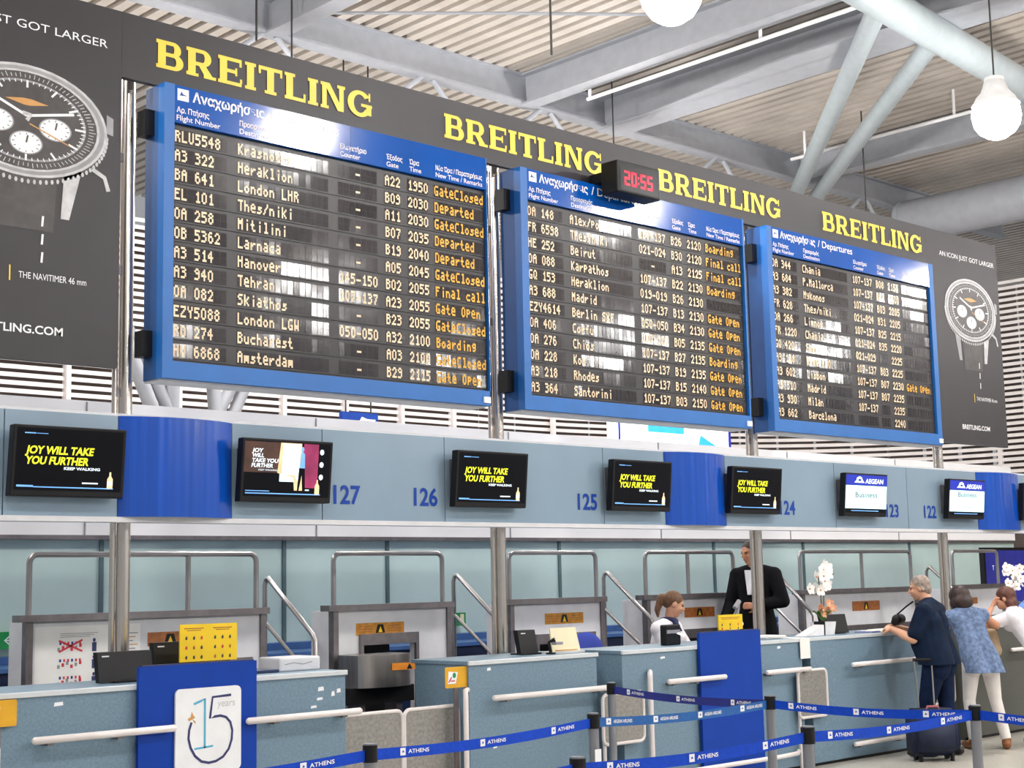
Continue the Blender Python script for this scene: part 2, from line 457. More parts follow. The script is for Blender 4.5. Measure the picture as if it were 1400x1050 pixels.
tag(o.build('roof_tube', origin=(20, 12.9, 8.7)), 'right one of the two leaning roof tubes, shaded along one side', 'tube')
o = MB(); o.tube([(15.62, 14.8, 8.82), (15.62, 3, 8.82)], 0.03, 'bulk', 8)
for yy in (14.75, 11.6, 8.4, 5.2): o.tube([(15.62, yy, 8.82), (15.62, yy, 9.44)], 0.025, 'bulk', 8)
tag(o.build('sprinkler_pipe', origin=(15.62, 9, 8.8)), 'thin cream pipe on short hangers beside the white cross beam', 'pipe')
o = MB()
for (xx, yy) in ((21.2, 14.9), (21.2, 12.0)): o.tube([(xx, yy, 9.0), (xx, yy, 9.44)], 0.025, 'bulk', 8)
o.tube([(21.2, 15.2, 9.0), (21.2, 4, 9.0)], 0.03, 'bulk', 8)
tag(o.build('sprinkler_pipe', origin=(21.2, 9, 9.0)), 'thin cream pipe hung under the deck right of the wide pale beam', 'pipe')
for (xx, yy, zl, lab) in ((12.07, 12.0, 7.9, 'thin dark hanging rod above the second yellow word'), (21.0, 13.6, 7.4, 'thin dark hanging rod between the leaning tubes and the right lamp'), (10.2, 15.4, 8.6, 'thin grey hanging rod near the top left, over the first yellow word')):
    o = MB(); o.tube([(xx, yy, zl), (xx, yy, 9.44)], 0.014, 'cable', 6); tag(o.build('hanging_rod', origin=(xx, yy, zl)), lab, 'rod')
o = MB(); o.tube([(11.1, 15.75, 9.3), (13.2, 14.0, 9.3), (15.2, 12.4, 9.3)], 0.022, 'beam', 6)
tag(o.build('tie_rod', origin=(14, 13.3, 9.3)), 'pale thin tie rod crossing the corrugated roof near the top centre', 'rod')
# branching steel column seen under the first board
t = thing('branching_column', 'white steel column branching into six tubes behind the first board', 'column', (9.72, 16, 0))
MB().cyl(9.72, 16, 0, 3.2, 0.22, 'beam', 24).build('trunk', t)
for (xa, xb, zb, yb, r) in ((9.10, 8.2, 5.9, 16.0, 0.09), (9.33, 8.45, 5.6, 16.2, 0.08), (9.39, 9.34, 6.9, 15.8, 0.09), (10.0, 9.86, 6.9, 16.2, 0.09), (10.06, 10.95, 5.6, 15.9, 0.08), (10.28, 11.1, 5.6, 16.1, 0.08)):
    k = (xb-xa)/(zb-3.94)
    MB().tube([(xa-k*0.9, 16, 3.04), (xa, 16, 3.94), (xb, yb, zb)], r, 'beam', 14).build('branch', t)

# ------------------------------------------------------------------ high-bay lamps
def make_lamp(x, y, label, group=None):
    t = thing('pendant_lamp', label, 'lamp', (x, y, 7.3), group)
    MB().sphere((x, y, 7.3), 0.30, 'globe', 14, 8).build('globe', t)
    b = MB(); b.tube([(x, y, 7.43), (x, y, 7.52), (x, y, 7.60), (x, y, 7.74), (x, y, 7.78)], [0.285, 0.24, 0.17, 0.12, 0.04], 'lampshell', 24, cap=False); b.cyl(x, y, 7.74, 7.78, 0.12, 'lampshell', 16); b.build('housing', t)
    MB().tube([(x, y, 7.76), (x, y, 9.45)], 0.012, 'cable', 6).build('cable', t)
    return t
L0 = make_lamp(10.60, 8.90, 'bright white globe lamp at the top edge of the photo')
l = copy_tree(L0); l.location = (16.62, 8.84, 7.3); l['label'] = 'bright white globe lamp hanging on a cable at the right edge'
for (xx, yy) in [(10.45, 2.85), (16.55, 2.75), (25.7, 2.5), (1.4, 2.8), (4.4, -5.4), (10.5, -5.4), (16.6, -5.3), (25.4, -5.4), (31.5, -4.2), (25.6, -11.6), (10.5, -12), (16.6, -12), (1.4, 8.9), (4.6, 15.3), (10.6, 15.2), (16.6, 15.2)]:  # unseen lamps along the grid; row behind the banner added to light the louvers
    l = copy_tree(L0); l.location = (xx, yy, 7.3)
    l['label'] = 'bright globe lamp hanging unseen over the hall'; l['group'] = 'unseen hall lamps, some mirrored in the boards'

# ------------------------------------------------------------------ slab-serif lettering of the banner
def glyph(mb, ch, x, z, s, y, m):
    """draw one bold slab capital, cap height s, returns advance"""
    t = 0.26*s; f = 0.13*s; q = 0.075*s         # stem, serif thickness, serif overhang
    R = lambda a, b_, c, d: mb.rect(x+a*s, x+b_*s, z+c*s, z+d*s, y, m)
    def bowl(xa, za, zb, w, th, open_=False):
        cz = (za+zb)/2; rz = (zb-za)/2
        o_ = arc(0, cz, w, rz, -90, 90, 14); i_ = arc(0, cz, w-th*1.05, rz-th*0.62, -90, 90, 14)
        for k in range(14):
            mb.poly([(x+(xa+o_[k][0])*s, z+o_[k][1]*s), (x+(xa+o_[k+1][0])*s, z+o_[k+1][1]*s), (x+(xa+i_[k+1][0])*s, z+i_[k+1][1]*s), (x+(xa+i_[k][0])*s, z+i_[k][1]*s)], y, m)
    if ch in 'BR':
        R(0.06, 0.32, 0, 1); R(0, 0.06, 0, 0.13); R(0, 0.06, 0.87, 1)
        if ch == 'B':
            R(0.32, 0.60, 0.865, 1); R(0.32, 0.62, 0.455, 0.59); R(0.32, 0.62, 0, 0.135)
            bowl(0.56, 0.46, 1.0, 0.27, 0.22); bowl(0.60, 0.0, 0.585, 0.31, 0.23)
            return 0.99
        R(0.32, 0.58, 0.865, 1); R(0.32, 0.58, 0.40, 0.535); bowl(0.56, 0.40, 1.0, 0.30, 0.22)
        mb.poly([(x+0.42*s, z+0.42*s), (x+0.68*s, z+0.42*s), (x+0.98*s, z), (x+0.68*s, z)], y, m); R(0.60, 1.03, 0, 0.11); R(0.32, 0.42, 0, 0.11)
        return 1.08
    if ch == 'E':
        R(0.06, 0.32, 0, 1); R(0, 0.06, 0, 0.13); R(0, 0.06, 0.87, 1)
        R(0.32, 0.84, 0.87, 1); R(0.32, 0.84, 0, 0.13); R(0.32, 0.68, 0.44, 0.57)
        R(0.76, 0.84, 0.72, 0.87); R(0.78, 0.86, 0.13, 0.28); R(0.61, 0.68, 0.36, 0.44); R(0.61, 0.68, 0.57, 0.65)
        return 0.94
    if ch == 'I':
        R(0.07, 0.33, 0, 1); R(0, 0.07, 0, 0.12); R(0, 0.07, 0.88, 1); R(0.33, 0.40, 0, 0.12); R(0.33, 0.40, 0.88, 1)
        return 0.48
    if ch == 'T':
        R(0.31, 0.57, 0, 1); R(0, 0.31, 0.865, 1); R(0.57, 0.88, 0.865, 1); R(0, 0.08, 0.70, 0.865); R(0.80, 0.88, 0.70, 0.865); R(0.22, 0.31, 0, 0.12); R(0.57, 0.66, 0, 0.12)
        return 0.95
    if ch == 'L':
        R(0.06, 0.32, 0, 1); R(0, 0.06, 0, 0.13); R(0, 0.06, 0.88, 1); R(0.32, 0.40, 0.88, 1); R(0.32, 0.80, 0, 0.135); R(0.72, 0.80, 0.135, 0.32)
        return 0.87
    if ch == 'N':
        R(0.06, 0.24, 0, 1); R(0.74, 0.92, 0, 1); R(0, 0.06, 0, 0.12); R(0.24, 0.32, 0, 0.12); R(0, 0.06, 0.88, 1); R(0.66, 0.74, 0.88, 1); R(0.92, 0.98, 0.88, 1)
        mb.poly([(x+0.12*s, z+1.0*s), (x+0.36*s, z+1.0*s), (x+0.92*s, z), (x+0.68*s, z)], y-0.0004, m)
        return 1.06
    if ch == 'G':
        o_ = arc(0.5, 0.5, 0.50, 0.515, 38, 330, 26); i_ = arc(0.5, 0.5, 0.25, 0.36, 38, 330, 26)
        for k in range(26):
            mb.poly([(x+o_[k][0]*s, z+o_[k][1]*s), (x+o_[k+1][0]*s, z+o_[k+1][1]*s), (x+i_[k+1][0]*s, z+i_[k+1][1]*s), (x+i_[k][0]*s, z+i_[k][1]*s)], y, m)
        R(0.55, 1.0, 0.40, 0.52); R(0.76, 0.97, 0.10, 0.40); R(0.86, 0.93, 0.66, 0.98)
        return 1.05
def slab_word(word, x0, x1, z, h, y, m):
    mb = MB(); xx = 0
    for ch in word: xx += glyph(mb, ch, xx, 0, 1.0, 0, m)+0.02
    xs = [v[0] for v in mb.v]; k = (x1-x0)/(max(xs)-min(xs)); x_min = min(xs)
    mb.v = [(x0+(v[0]-x_min)*k, y+v[1], z+v[2]*h) for v in mb.v]
    for i, f in enumerate(mb.f):
        for q in f: mb.v[q] = (mb.v[q][0], mb.v[q][1]-2.5e-5*i, mb.v[q][2])
    return mb

# ------------------------------------------------------------------ banner with watch pictures
t = thing('advertising_banner', 'long black advertising banner with yellow lettering framing the three boards', 'banner', (10, 9.03, 5.3))
b = MB(); b.box(4.87, 15.09, 9.0, 9.05, 5.235, 5.70, 'banner'); b.build('header_panel', t)
def wall_word(x0, x1):
    o = slab_word('BREITLING', x0, x1, 5.365, 0.205, 8.995, 'yellow').build('yellow_lettering', t); o['label'] = 'yellow slab lettering'
for x0, x1 in ((5.13, 7.03), (7.78, 9.66), (10.43, 12.31), (13.05, 14.98)): wall_word(x0, x1)
def watch_panel(x0, x1, cx, cz, left):
    b = MB(); b.box(x0, x1, 9.0, 9.05, 3.215, 5.70, 'banner'); p = b.build('side_panel', t)
    w = MB(); y = 8.996
    E_ = lambda rx, rz, m, dy=0, ox=0, oz=0: w.poly(ell(cx+ox, cz+oz, rx, rz), y-dy, m)
    # lugs and strap
    w.poly([(cx+0.27, cz-0.30), (cx+0.40, cz-0.25), (cx+0.31, cz-0.62), (cx+0.25, cz-0.62)], y, 'silverprint')
    w.poly([(cx-0.27, cz-0.30), (cx-0.40, cz-0.25), (cx-0.31, cz-0.62), (cx-0.25, cz-0.62)], y, 'greyprint')
    w.poly([(cx-0.22, cz-0.38), (cx+0.22, cz-0.38), (cx+0.20, cz-0.72), (cx-0.20, cz-0.72)], y+0.0005, 'darkprint')
    for k in range(3): w.poly([(cx+0.12, cz-0.62-0.12*k), (cx+0.135, cz-0.62-0.12*k), (cx+0.13, cz-0.69-0.12*k), (cx+0.115, cz-0.69-0.12*k)], y-0.001, 'white')
    # crown and pushers
    w.poly([(cx+0.57, cz+0.02), (cx+0.62, cz+0.01), (cx+0.62, cz+0.13), (cx+0.57, cz+0.15)], y, 'greyprint')
    w.strip([(cx+0.46, cz-0.24), (cx+0.56, cz-0.29), (cx+0.59, cz-0.38)], 0.03, y, 'silverprint')
    # case side, bezel, rehaut, dial
    E_(0.575, 0.375, 'darkprint', 0.0, 0.0, -0.03); E_(0.575, 0.375, 'silverprint', 0.0005); E_(0.555, 0.358, 'greyprint', 0.001); E_(0.52, 0.335, 'silverprint', 0.0012)
    E_(0.50, 0.322, 'darkprint', 0.0014)
    for k in range(44):                       # knurled edge
        a = math.radians(180+180*k/43); w.poly(ell(cx+0.575*math.cos(a), cz-0.02+0.385*math.sin(a), 0.011, 0.017, 6), y-0.0008, 'silverprint')
    E_(0.42, 0.272, 'greyprint', 0.0018); E_(0.40, 0.258, 'darkprint', 0.002)
    for k in range(60):
        a = 2*PI*k/60; r0 = 0.385 if k % 5 else 0.34; r1_ = 0.415
        w.strip([(cx+r0*math.cos(a), cz+r0*0.645*math.sin(a)), (cx+r1_*math.cos(a), cz+r1_*0.645*math.sin(a))], 0.006 if k % 5 else 0.014, y-0.003, 'white')
    for k in range(90):
        a = 2*PI*k/90; w.strip([(cx+0.44*math.cos(a), cz+0.284*math.sin(a)), (cx+(0.475 if k % 3 else 0.49)*math.cos(a), cz+(0.306 if k % 3 else 0.315)*math.sin(a))], 0.005, y-0.003, 'silverprint')
    for (ox, oz) in ((-0.20, -0.03), (0.20, -0.03), (0.0, -0.15)):
        E_(0.115, 0.077, 'greyprint', 0.0032, ox, oz); E_(0.105, 0.07, 'white', 0.0035, ox, oz)
        for k in range(12):
            a = 2*PI*k/12; w.strip([(cx+ox+0.08*math.cos(a), cz+oz+0.053*math.sin(a)), (cx+ox+0.098*math.cos(a), cz+oz+0.065*math.sin(a))], 0.005, y-0.004, 'darkprint')
        w.strip([(cx+ox, cz+oz), (cx+ox+0.01, cz+oz+0.05)], 0.012, y-0.0045, 'darkprint')
    # emblem wings and hands
    w.poly([(cx-0.15, cz+0.125), (cx-0.02, cz+0.10), (cx+0.02, cz+0.10), (cx+0.15, cz+0.125), (cx+0.03, cz+0.145), (cx-0.03, cz+0.145)][::-1], y-0.0045, 'goldprint')
    w.text('B', cx, cz+0.105, 0.035, y-0.005, 'goldprint', align='c')
    w.strip([(cx, cz+0.03), (cx-0.24, cz+0.13)], 0.018, y-0.005, 'white'); w.strip([(cx, cz+0.03), (cx+0.33, cz+0.10)], 0.018, y-0.005, 'white')
    w.strip([(cx, cz+0.0), (cx+0.03, cz+0.04), (cx-0.03, cz+0.045)], 0.03, y-0.0052, 'silverprint'); w.strip([(cx+0.02, cz-0.02), (cx+0.30, cz-0.12)], 0.008, y-0.005, 'goldprint')
    o = w.build('watch_picture', p); o['label'] = 'printed chronograph watch'; w = MB()
    tx0, tx1 = (3.36, 4.76) if left else (15.36, 16.60)
    w.text('AN ICON JUST GOT LARGER', tx0, 5.41, 0.055, y, 'white', width=tx1-tx0)
    w.build('slogan_lettering', p); w = MB()
    w.text('THE NAVITIMER 46 mm', cx-0.03 if left else cx+0.02, 3.745, 0.042, y, 'white', width=0.47)
    w.strip([(cx-0.09 if left else cx-0.03, 3.72), (cx-0.09 if left else cx-0.03, 3.82)], 0.01, y, 'yellow')
    w.build('model_lettering', p); w = MB()
    w.text('BREITLING.COM', cx+0.28, 3.39, 0.055, y, 'white', width=0.62, align='r', bold=0.02)
    w.build('address_lettering', p)
watch_panel(3.28, 4.868, 4.19, 4.79, True)
watch_panel(15.092, 16.68, 15.99, 4.82, False)
# ------------------------------------------------------------------ departure boards
FONT = {
'A': '69F999', 'B': 'E9E99E', 'C': '788887', 'D': 'E9999E', 'E': 'F8E88F', 'F': 'F8E888', 'G': '788B97', 'H': '99F999', 'I': '722227', 'J': '111196', 'K': '9ACCA9', 'L': '88888F',
'M': '9FF999', 'N': '9DDBB9', 'O': '699996', 'P': 'E9E888', 'Q': '6999A5', 'R': 'E9EA99', 'S': '78611E', 'T': 'F22222', 'U': '999996', 'V': '999966', 'W': '999FF9', 'X': '996699', 'Y': '996222', 'Z': 'F1248F',
'0': '699996', '1': '262227', '2': '69124F', '3': 'E1611E', '4': '26AF22', '5': 'F8E11E', '6': '68E996', '7': 'F12244', '8': '696996', '9': '69711E',
'a': '061797', 'b': '88E99E', 'c': '007887', 'd': '117997', 'e': '069F87', 'f': '34E444', 'g': '079716', 'h': '88E999', 'i': '202222', 'j': '101196', 'k': '89AC A9', 'l': '622227', 'm': '00FFF9', 'n': '00E999', 'o': '006996', 'p': '0E9E88', 'q': '079711', 'r': '00BC88', 's': '00761E', 't': '44E443', 'u': '009997', 'v': '009966', 'w': '009FF6', 'x': '009669', 'y': '099716', 'z': '00F24F',
'-': '000F00', '/': '112448', '.': '000066', ' ': '000000'}
FONT = {k: v.replace(' ', '') for k, v in FONT.items()}
def flap_text(mb, s, x, z, w, h, y, m):
    """block lettering on a 4 x 6 grid, one flap per character, advance w"""
    cw, chh = w*0.74/4, h/6
    for i, ch in enumerate(s):
        rows = FONT.get(ch, '000000')
        for r_, hx in enumerate(rows):
            v = int(hx, 16); c = 0
            while c < 4:
                if v & (8 >> c):
                    c2 = c
                    while c2 < 4 and v & (8 >> c2): c2 += 1
                    e = cw*0.13
                    mb.rect(x+i*w+c*cw-e, x+i*w+c2*cw+e, z+h-(r_+1)*chh-chh*0.08, z+h-r_*chh+chh*0.08, y, m); c = c2
                else: c += 1
B1 = ["RLU5548|Krasnodar|   -|A22|1950|GateClosed", "A3 322|Heraklion|   -|B09|2030|Departed", "BA 641|London LHR|   -|A11|2030|GateClosed", "EL 101|Thes/niki|   -|B07|2035|Departed", "OA 258|Mitilini|   -|B19|2040|Departed", "OB 5362|Larnaca|   -|A05|2045|GateClosed", "A3 514|Hanover|145-150|B02|2055|Final call", "A3 940|Tehran|107-137|A23|2055|Gate Open", "OA 082|Skiathos|   -|B23|2055|GateClosed", "EZY5088|London LGW|050-050|A32|2100|Boarding", "RO 274|Bucharest|   -|A03|2100|GateClosed", "HV 6868|Amsterdam|   -|B29|2115|Gate Open"]
B2 = ["OA 148|Alex/polis|107-137|B26|2120|Boarding", "FR 6598|Thes/niki|021-024|B30|2120|Final call", "HE 252|Beirut|   -|A13|2125|Final call", "OA 088|Karpathos|107-137|B22|2130|Boarding", "GQ 153|Heraklion|019-019|B26|2130|", "A3 688|Madrid|107-137|B13|2130|Gate Open", "EZY4614|Berlin SXF|050-050|B34|2130|Gate Open", "OA 406|Corfu|107-137|B05|2135|Gate Open", "OA 276|Chios|107-137|B27|2135|Boarding", "OA 228|Kos|107-137|B19|2135|Gate Open", "A3 218|Rhodes|107-137|B15|2140|Gate Open", "A3 364|Santorini|107-137|B03|2150|Gate Open"]
B3 = ["OA 344|Chania|107-137|B08|2155|", "A3 684|P.Mallorca|107-137|B03|2200|", "A3 382|Mykonos|107-137|B03|2205|", "FR 628|Thes/niki|021-024|B31|2205|", "OA 266|Limnos|107-137|B25|2215|", "FR 1220|Chania|021-024|B35|2220|", "GQ 420|Samos|021-029||2225|", "A3 118|Rome FCO|107-137|B03|2225|", "A3 602|Lisbon|107-137|B07|2230|Gate Open", "A3 510|Madrid|107-137|B07|2235|", "A3 930|Milan|107-137||2235|", "A3 662|Barcelona|||2240|"]
TOPZ, PZ = 4.925, 0.1367
COLS = (0.0, 0.51, 1.40, 1.845, 2.075, 2.345)
CELLS = [0.0+0.0535*i for i in range(8)]+[0.51+0.0535*i for i in range(15)]+[1.40+0.0535*i for i in range(7)]+[1.845+0.0535*i for i in range(3)]+[2.075+0.0535*i for i in range(4)]+[2.345+0.0535*i for i in range(10)]
def board(x0, x1, rows, label, seed):
    rr = random.Random(seed)
    t = thing('departure_board', label, 'departure board', (x0, 8.9, 3.15), 'split-flap departure boards')
    ox = x0+0.095; xe = ox+2.885
    b = MB()                                      # case: side walls, back, frame round the display
    b.box(x0, x1, 8.93, 9.10, 3.155, 5.215, 'boardside')
    b.box(x0, ox-0.015, 8.85, 8.93, 3.155, 5.215, 'boardblue'); b.box(xe+0.012, x1, 8.85, 8.93, 3.155, 5.215, 'boardblue')
    b.box(ox-0.015, xe+0.012, 8.85, 8.93, 3.155, 3.275, 'boardblue')
    b.build('case', t)
    b = MB(); b.box(ox-0.015, xe+0.012, 8.885, 8.93, 3.275, 4.94, 'flapback'); b.build('flap_recess', t)
    b = MB(); b.box(ox-0.015, ox+1.50, 8.852, 8.93, 4.945, 5.212, 'header'); b.box(ox+1.503, xe+0.012, 8.852, 8.93, 4.945, 5.212, 'header')
    hd = b.build('header_panel', t)
    b = MB(); y = 8.849
    b.rect(ox+0.005, ox+0.095, 5.105, 5.19, y, 'white'); b.poly([(ox+0.02, 5.14), (ox+0.085, 5.146), (ox+0.05, 5.152), (ox+0.035, 5.172), (ox+0.03, 5.152)], y-0.0006, 'numblue')
    b.build('plane_symbol', hd); b = MB(); b.text('Αναχωρήσεις', ox+0.125, 5.112, 0.072, y, 'white', width=0.60, bold=0.03); b.text('/ Departures', ox+0.77, 5.112, 0.072, y, 'white', width=0.62, bold=0.01); b.build('title_lettering', hd)
    for (gx, g, e_, w1, w2) in ((0.0, 'Αρ. Πτήσης', 'Flight Number', 0.26, 0.35), (0.51, 'Προορισμός', 'Destination', 0.27, 0.28), (1.40, 'Ελεγκτήριο', 'Counter', 0.25, 0.19), (1.845, 'Έξοδος', 'Gate', 0.16, 0.12), (2.075, 'Ώρα', 'Time', 0.10, 0.12), (2.345, 'Νέα Ώρα / Παρατηρήσεις', 'New Time / Remarks', 0.50, 0.50)):
        b = MB(); b.text(g, ox+gx, 5.018, 0.04, y, 'white', width=w1, bold=0.02); b.text(e_, ox+gx, 4.962, 0.038, y, 'white', width=w2, bold=0.01); b.build('column_heading', hd)
    for i, row in enumerate(rows):
        zb = TOPZ-(i+1)*PZ+0.018; h = 0.098
        f = MB()
        f.box(ox-0.01, xe, 8.878, 8.886, zb-0.012, zb+h+0.006, 'flapback')
        gz = gx_ = 0.0
        for ci, c in enumerate(CELLS):                           # one hinged flap pair per character, each hanging at its own slight angle
            if ci % 5 == 0: gx_, gz = rr.gauss(0, 0.00018), rr.gauss(0, 0.00024)
            tx, tz = gx_+rr.gauss(0, 0.00008), gz+rr.gauss(0, 0.00008)
            for (za, zc) in ((zb, zb+h/2-0.001), (zb+h/2+0.001, zb+h)):
                yy = 8.8755
                xa, xb_ = ox+c, ox+c+0.0475
                f.face([(xa, yy-tx+tz, za), (xb_, yy+tx+tz, za), (xb_, yy+tx-tz, zc), (xa, yy-tx-tz, zc)], 'flap')
        fr = f.build('flap_row', t)
        p = row.split('|')
        for k, nm in enumerate(('flight_number', 'destination', 'counter_range', 'gate_code', 'departure_time', 'remark')):
            if not p[k]: continue
            g = MB(); flap_text(g, p[k], ox+COLS[k]+0.004, zb+0.010, 0.0535, 0.08, 8.8735, 'flapyellow' if k == 5 else 'flaptext'); g.build(nm, fr)
    for zz in (3.40, 4.95):                      # black hinge boxes between the case and its pole
        b = MB(); b.box(x0-0.075, x0+0.0, 8.98, 9.09, zz-0.09, zz+0.09, 'black'); b.build('hinge_box', t)
    b = MB(); b.box(x1-0.075, x1-0.005, 8.838, 8.85, 3.175, 3.225, 'white'); b.build('corner_tag', t)
    b = MB(); b.box(x0+0.01, x1-0.01, 8.90, 9.10, 3.142, 3.155, 'panelwhite'); b.build('bottom_tray', t)
    return t
board(5.115, 8.10, B1, 'nearest blue departure board listing RLU5548 to Krasnodar at its top', 1)
board(8.49, 11.505, B2, 'middle blue departure board listing OA 148 at its top, below the red clock', 2)
board(11.87, 14.95, B3, 'farthest blue departure board with the third Departures heading, beside the right watch poster', 3)

t = thing('digital_clock', 'black box clock with red 20:55 digits in front of the black banner', 'clock', (9.7, 8.8, 5.1))
b = MB(); b.rbox(9.43, 9.99, 8.60, 8.80, 5.105, 5.395, 'black', 0.012); b.box(9.50, 9.9, 8.80, 8.848, 5.14, 5.20, 'black'); b.box(9.50, 9.9, 8.80, 8.998, 5.26, 5.34, 'black'); b.build('case', t)
b = MB(); b.rect(9.46, 9.96, 5.13, 5.37, 8.598, 'blackgloss'); b.build('face', t)
b = MB()
def seg7(mb, ch, x, z, w, h, s, y, m):
    on_ = {'2': 'abged', '0': 'abcdef', '5': 'afgcd'}[ch]
    c = {'a': (x, x+w, z+h-s, z+h), 'd': (x, x+w, z, z+s), 'g': (x, x+w, z+h/2-s/2, z+h/2+s/2), 'f': (x, x+s, z+h/2, z+h), 'b': (x+w-s, x+w, z+h/2, z+h), 'e': (x, x+s, z, z+h/2), 'c': (x+w-s, x+w, z, z+h/2)}
    for k in on_: mb.rect(*c[k], y, m)
for i, (ch, xx) in enumerate((('2', 9.515), ('0', 9.605), ('5', 9.725), ('5', 9.815))): seg7(b, ch, xx, 5.175, 0.07, 0.13, 0.019, 8.596, 'scr_red')
b.rect(9.692, 9.706, 5.205, 5.222, 8.596, 'scr_red'); b.rect(9.692, 9.706, 5.255, 5.272, 8.596, 'scr_red')
b.build('red_digits', t)

# ------------------------------------------------------------------ steel poles behind the boards
PL = ('first steel pole, left end of the nearest board', 'second steel pole, between the nearest and the middle board', 'third steel pole, between the middle and the farthest board, in front of the suited man', 'fourth steel pole, at the right end of the farthest board')
for xx, lab in zip((5.035, 8.50, 11.965, 15.43), PL):
    t = thing('support_pole', lab, 'pole', (xx, 9.2, 0), 'steel poles carrying the boards')
    b = MB(); b.cyl(xx, 9.2, 0, 5.30, 0.048, 'steel', 28); b.build('main_tube', t)
    b = MB(); b.cyl(xx-0.074, 9.21, 0, 5.24, 0.02, 'steel', 16); b.build('side_tube', t)
    for zz in (3.05, 3.9, 4.7): b = MB(); b.box(xx-0.075, xx, 9.19, 9.215, zz, zz+0.06, 'railsteel'); b.build('clamp', t)

# ------------------------------------------------------------------ numbered fascia
t = thing('counter_fascia', 'long grey blue fascia with blue counter numbers carrying the screens', 'fascia', (10, 9.0, 2.2))
JO = [2.0, 4.09, 4.88, 5.76, 6.54, 7.73, 9.56, 10.37, 11.25, 13.04, 14.4, 15.87, 16.86, 18.6, 20.5]
for i in range(len(JO)-1):
    x0, x1 = JO[i], JO[i+1]
    if i in (2, 7, 11):
        b = MB(); n = 110
        f = lambda q: 9.0-0.11*math.sin(PI*q)**0.75+0.0016*math.sin(2*PI*9*q+i)*math.sin(PI*q)+0.0012*math.sin(2*PI*14.3*q+2*i)*math.sin(PI*q) if 0 < q < 1 else 9.0
        fr = [(x0+(x1-x0)*k/n, f(k/n)) for k in range(n+1)]
        vs = [(x_, y_, 2.225) for x_, y_ in fr]+[(x_, y_, 2.895) for x_, y_ in fr]
        b.faces(vs, [(k, k+1, n+2+k, n+1+k) for k in range(n)], 'bulge', True)
        for zz in (2.225, 2.895): b.face([(x_, y_, zz) for x_, y_ in fr]+[(x1, 9.1, zz), (x0, 9.1, zz)], 'fascia')
        b.box(x0, x1, 9.05, 9.10, 2.225, 2.895, 'fascia')
        o = b.build('bulging_panel', t); o['label'] = 'glossy blue bulging panel'
    else:
        b = MB(); b.box(x0+0.004, x1-0.004, 9.0, 9.10, 2.225, 2.895, 'fascia'); b.build('panel', t)
b = MB(); b.box(2.0, 20.5, 8.985, 9.11, 2.19, 2.225, 'panelwhite'); b.build('bottom_trim', t)
b = MB(); b.box(2.0, 20.5, 9.02, 9.10, 2.895, 2.915, 'panelwhite'); b.build('top_trim', t)
for s, x0, x1 in (('127', 6.64, 6.89), ('126', 7.41, 7.65), ('125', 9.23, 9.47), ('124', 12.09, 12.34), ('123', 13.97, 14.21), ('122', 14.72, 14.97)):
    b = MB(); b.text(s, x0, 2.345, 0.14, 8.996, 'numblue', width=x1-x0, bold=0.025); o = b.build('number', t); o['label'] = 'blue number %s' % s

# ------------------------------------------------------------------ screens on the fascia
def lean(mb):        # the screens lean forward at the top
    mb.v = [(v[0], v[1]-(v[2]-2.34)*0.10 if v[1] < 8.99 else v[1], v[2]) for v in mb.v]; return mb
def screen_base(x0, x1, label, group, w=0.775):
    xc = (x0+x1)/2
    t = thing('hanging_screen', label, 'screen', (xc, 9.0, 2.34), group)
    b = MB(); b.rbox(xc-w/2, xc+w/2, 8.885, 8.955, 2.34, 2.785, 'black', 0.008); lean(b).build('case', t); b = MB(); b.box(xc-w/2+0.05, xc+w/2-0.12, 8.95, 9.0, 2.40, 2.72, 'railsteel'); b.build('mount', t)
    b = MB(); b.rect(xc-w/2+0.022, xc+w/2-0.022, 2.378, 2.767, 8.8845, 'blackgloss'); lean(b)
    return t, b, xc
def ad_screen(x0, x1, label):
    t, b, xc = screen_base(x0, x1, label, 'screens with the yellow slogan'); l = xc-0.37; y = 8.8838
    b.build('display', t); d = t.children[-1] if False else [c for c in C.objects if c.parent == t and c.name.startswith('display')][-1]
    p = MB()
    p.text('JOY WILL TAKE', l+0.065, 2.6055, 0.05, y, 'scr_yellow', width=0.46, slant=0.18, bold=0.03)
    p.text('YOU FURTHER', l+0.065, 2.5405, 0.05, y, 'scr_yellow', width=0.43, slant=0.18, bold=0.03)
    p.text('KEEP WALKING', l+0.33, 2.5105, 0.018, y, 'scr_white', width=0.25, bold=0.03)
    p.rect(l+0.055, l+0.13, 2.7305, 2.7375, y, 'scr_cyan'); p.rect(l+0.135, l+0.21, 2.7315, 2.7355, y, 'scr_cyan')
    p.rect(l+0.02, l+0.13, 2.3975, 2.4095, y, 'scr_cyan'); p.rect(l+0.13, l+0.68, 2.3955, 2.4025, y, 'scr_cyan')
    p.rect(l+0.46, l+0.57, 2.4255, 2.4345, y, 'scr_white')
    bx = l+0.655; p.poly([(bx-0.02, 2.3975), (bx+0.02, 2.3975), (bx+0.02, 2.4605), (bx+0.007, 2.4805), (bx+0.006, 2.5055), (bx-0.006, 2.5055), (bx-0.007, 2.4805), (bx-0.02, 2.4605)], y, 'scr_warm'); p.rect(bx-0.018, bx+0.018, 2.4205, 2.4455, y-0.0004, 'scr_white')
    o = lean(p).build('slogan', d); o['label'] = 'bright yellow slogan and small bottle'
    return t
ad_screen(4.08, 4.86, 'black screen with yellow slogan, leftmost, beside the first blue bulging panel')
ad_screen(7.74, 8.50, 'black screen with yellow slogan, to the right of number 126')
ad_screen(9.53, 10.31, 'black screen with yellow slogan, to the right of number 125')
ad_screen(11.17, 11.95, 'black screen with yellow slogan, just left of number 124')
t, b, xc = screen_base(5.75, 6.53, 'screen showing a doorway with bright light, left of number 127', 'screens on the fascia'); l = xc-0.37; y = 8.8838
d = b.build('display', t); p = MB()
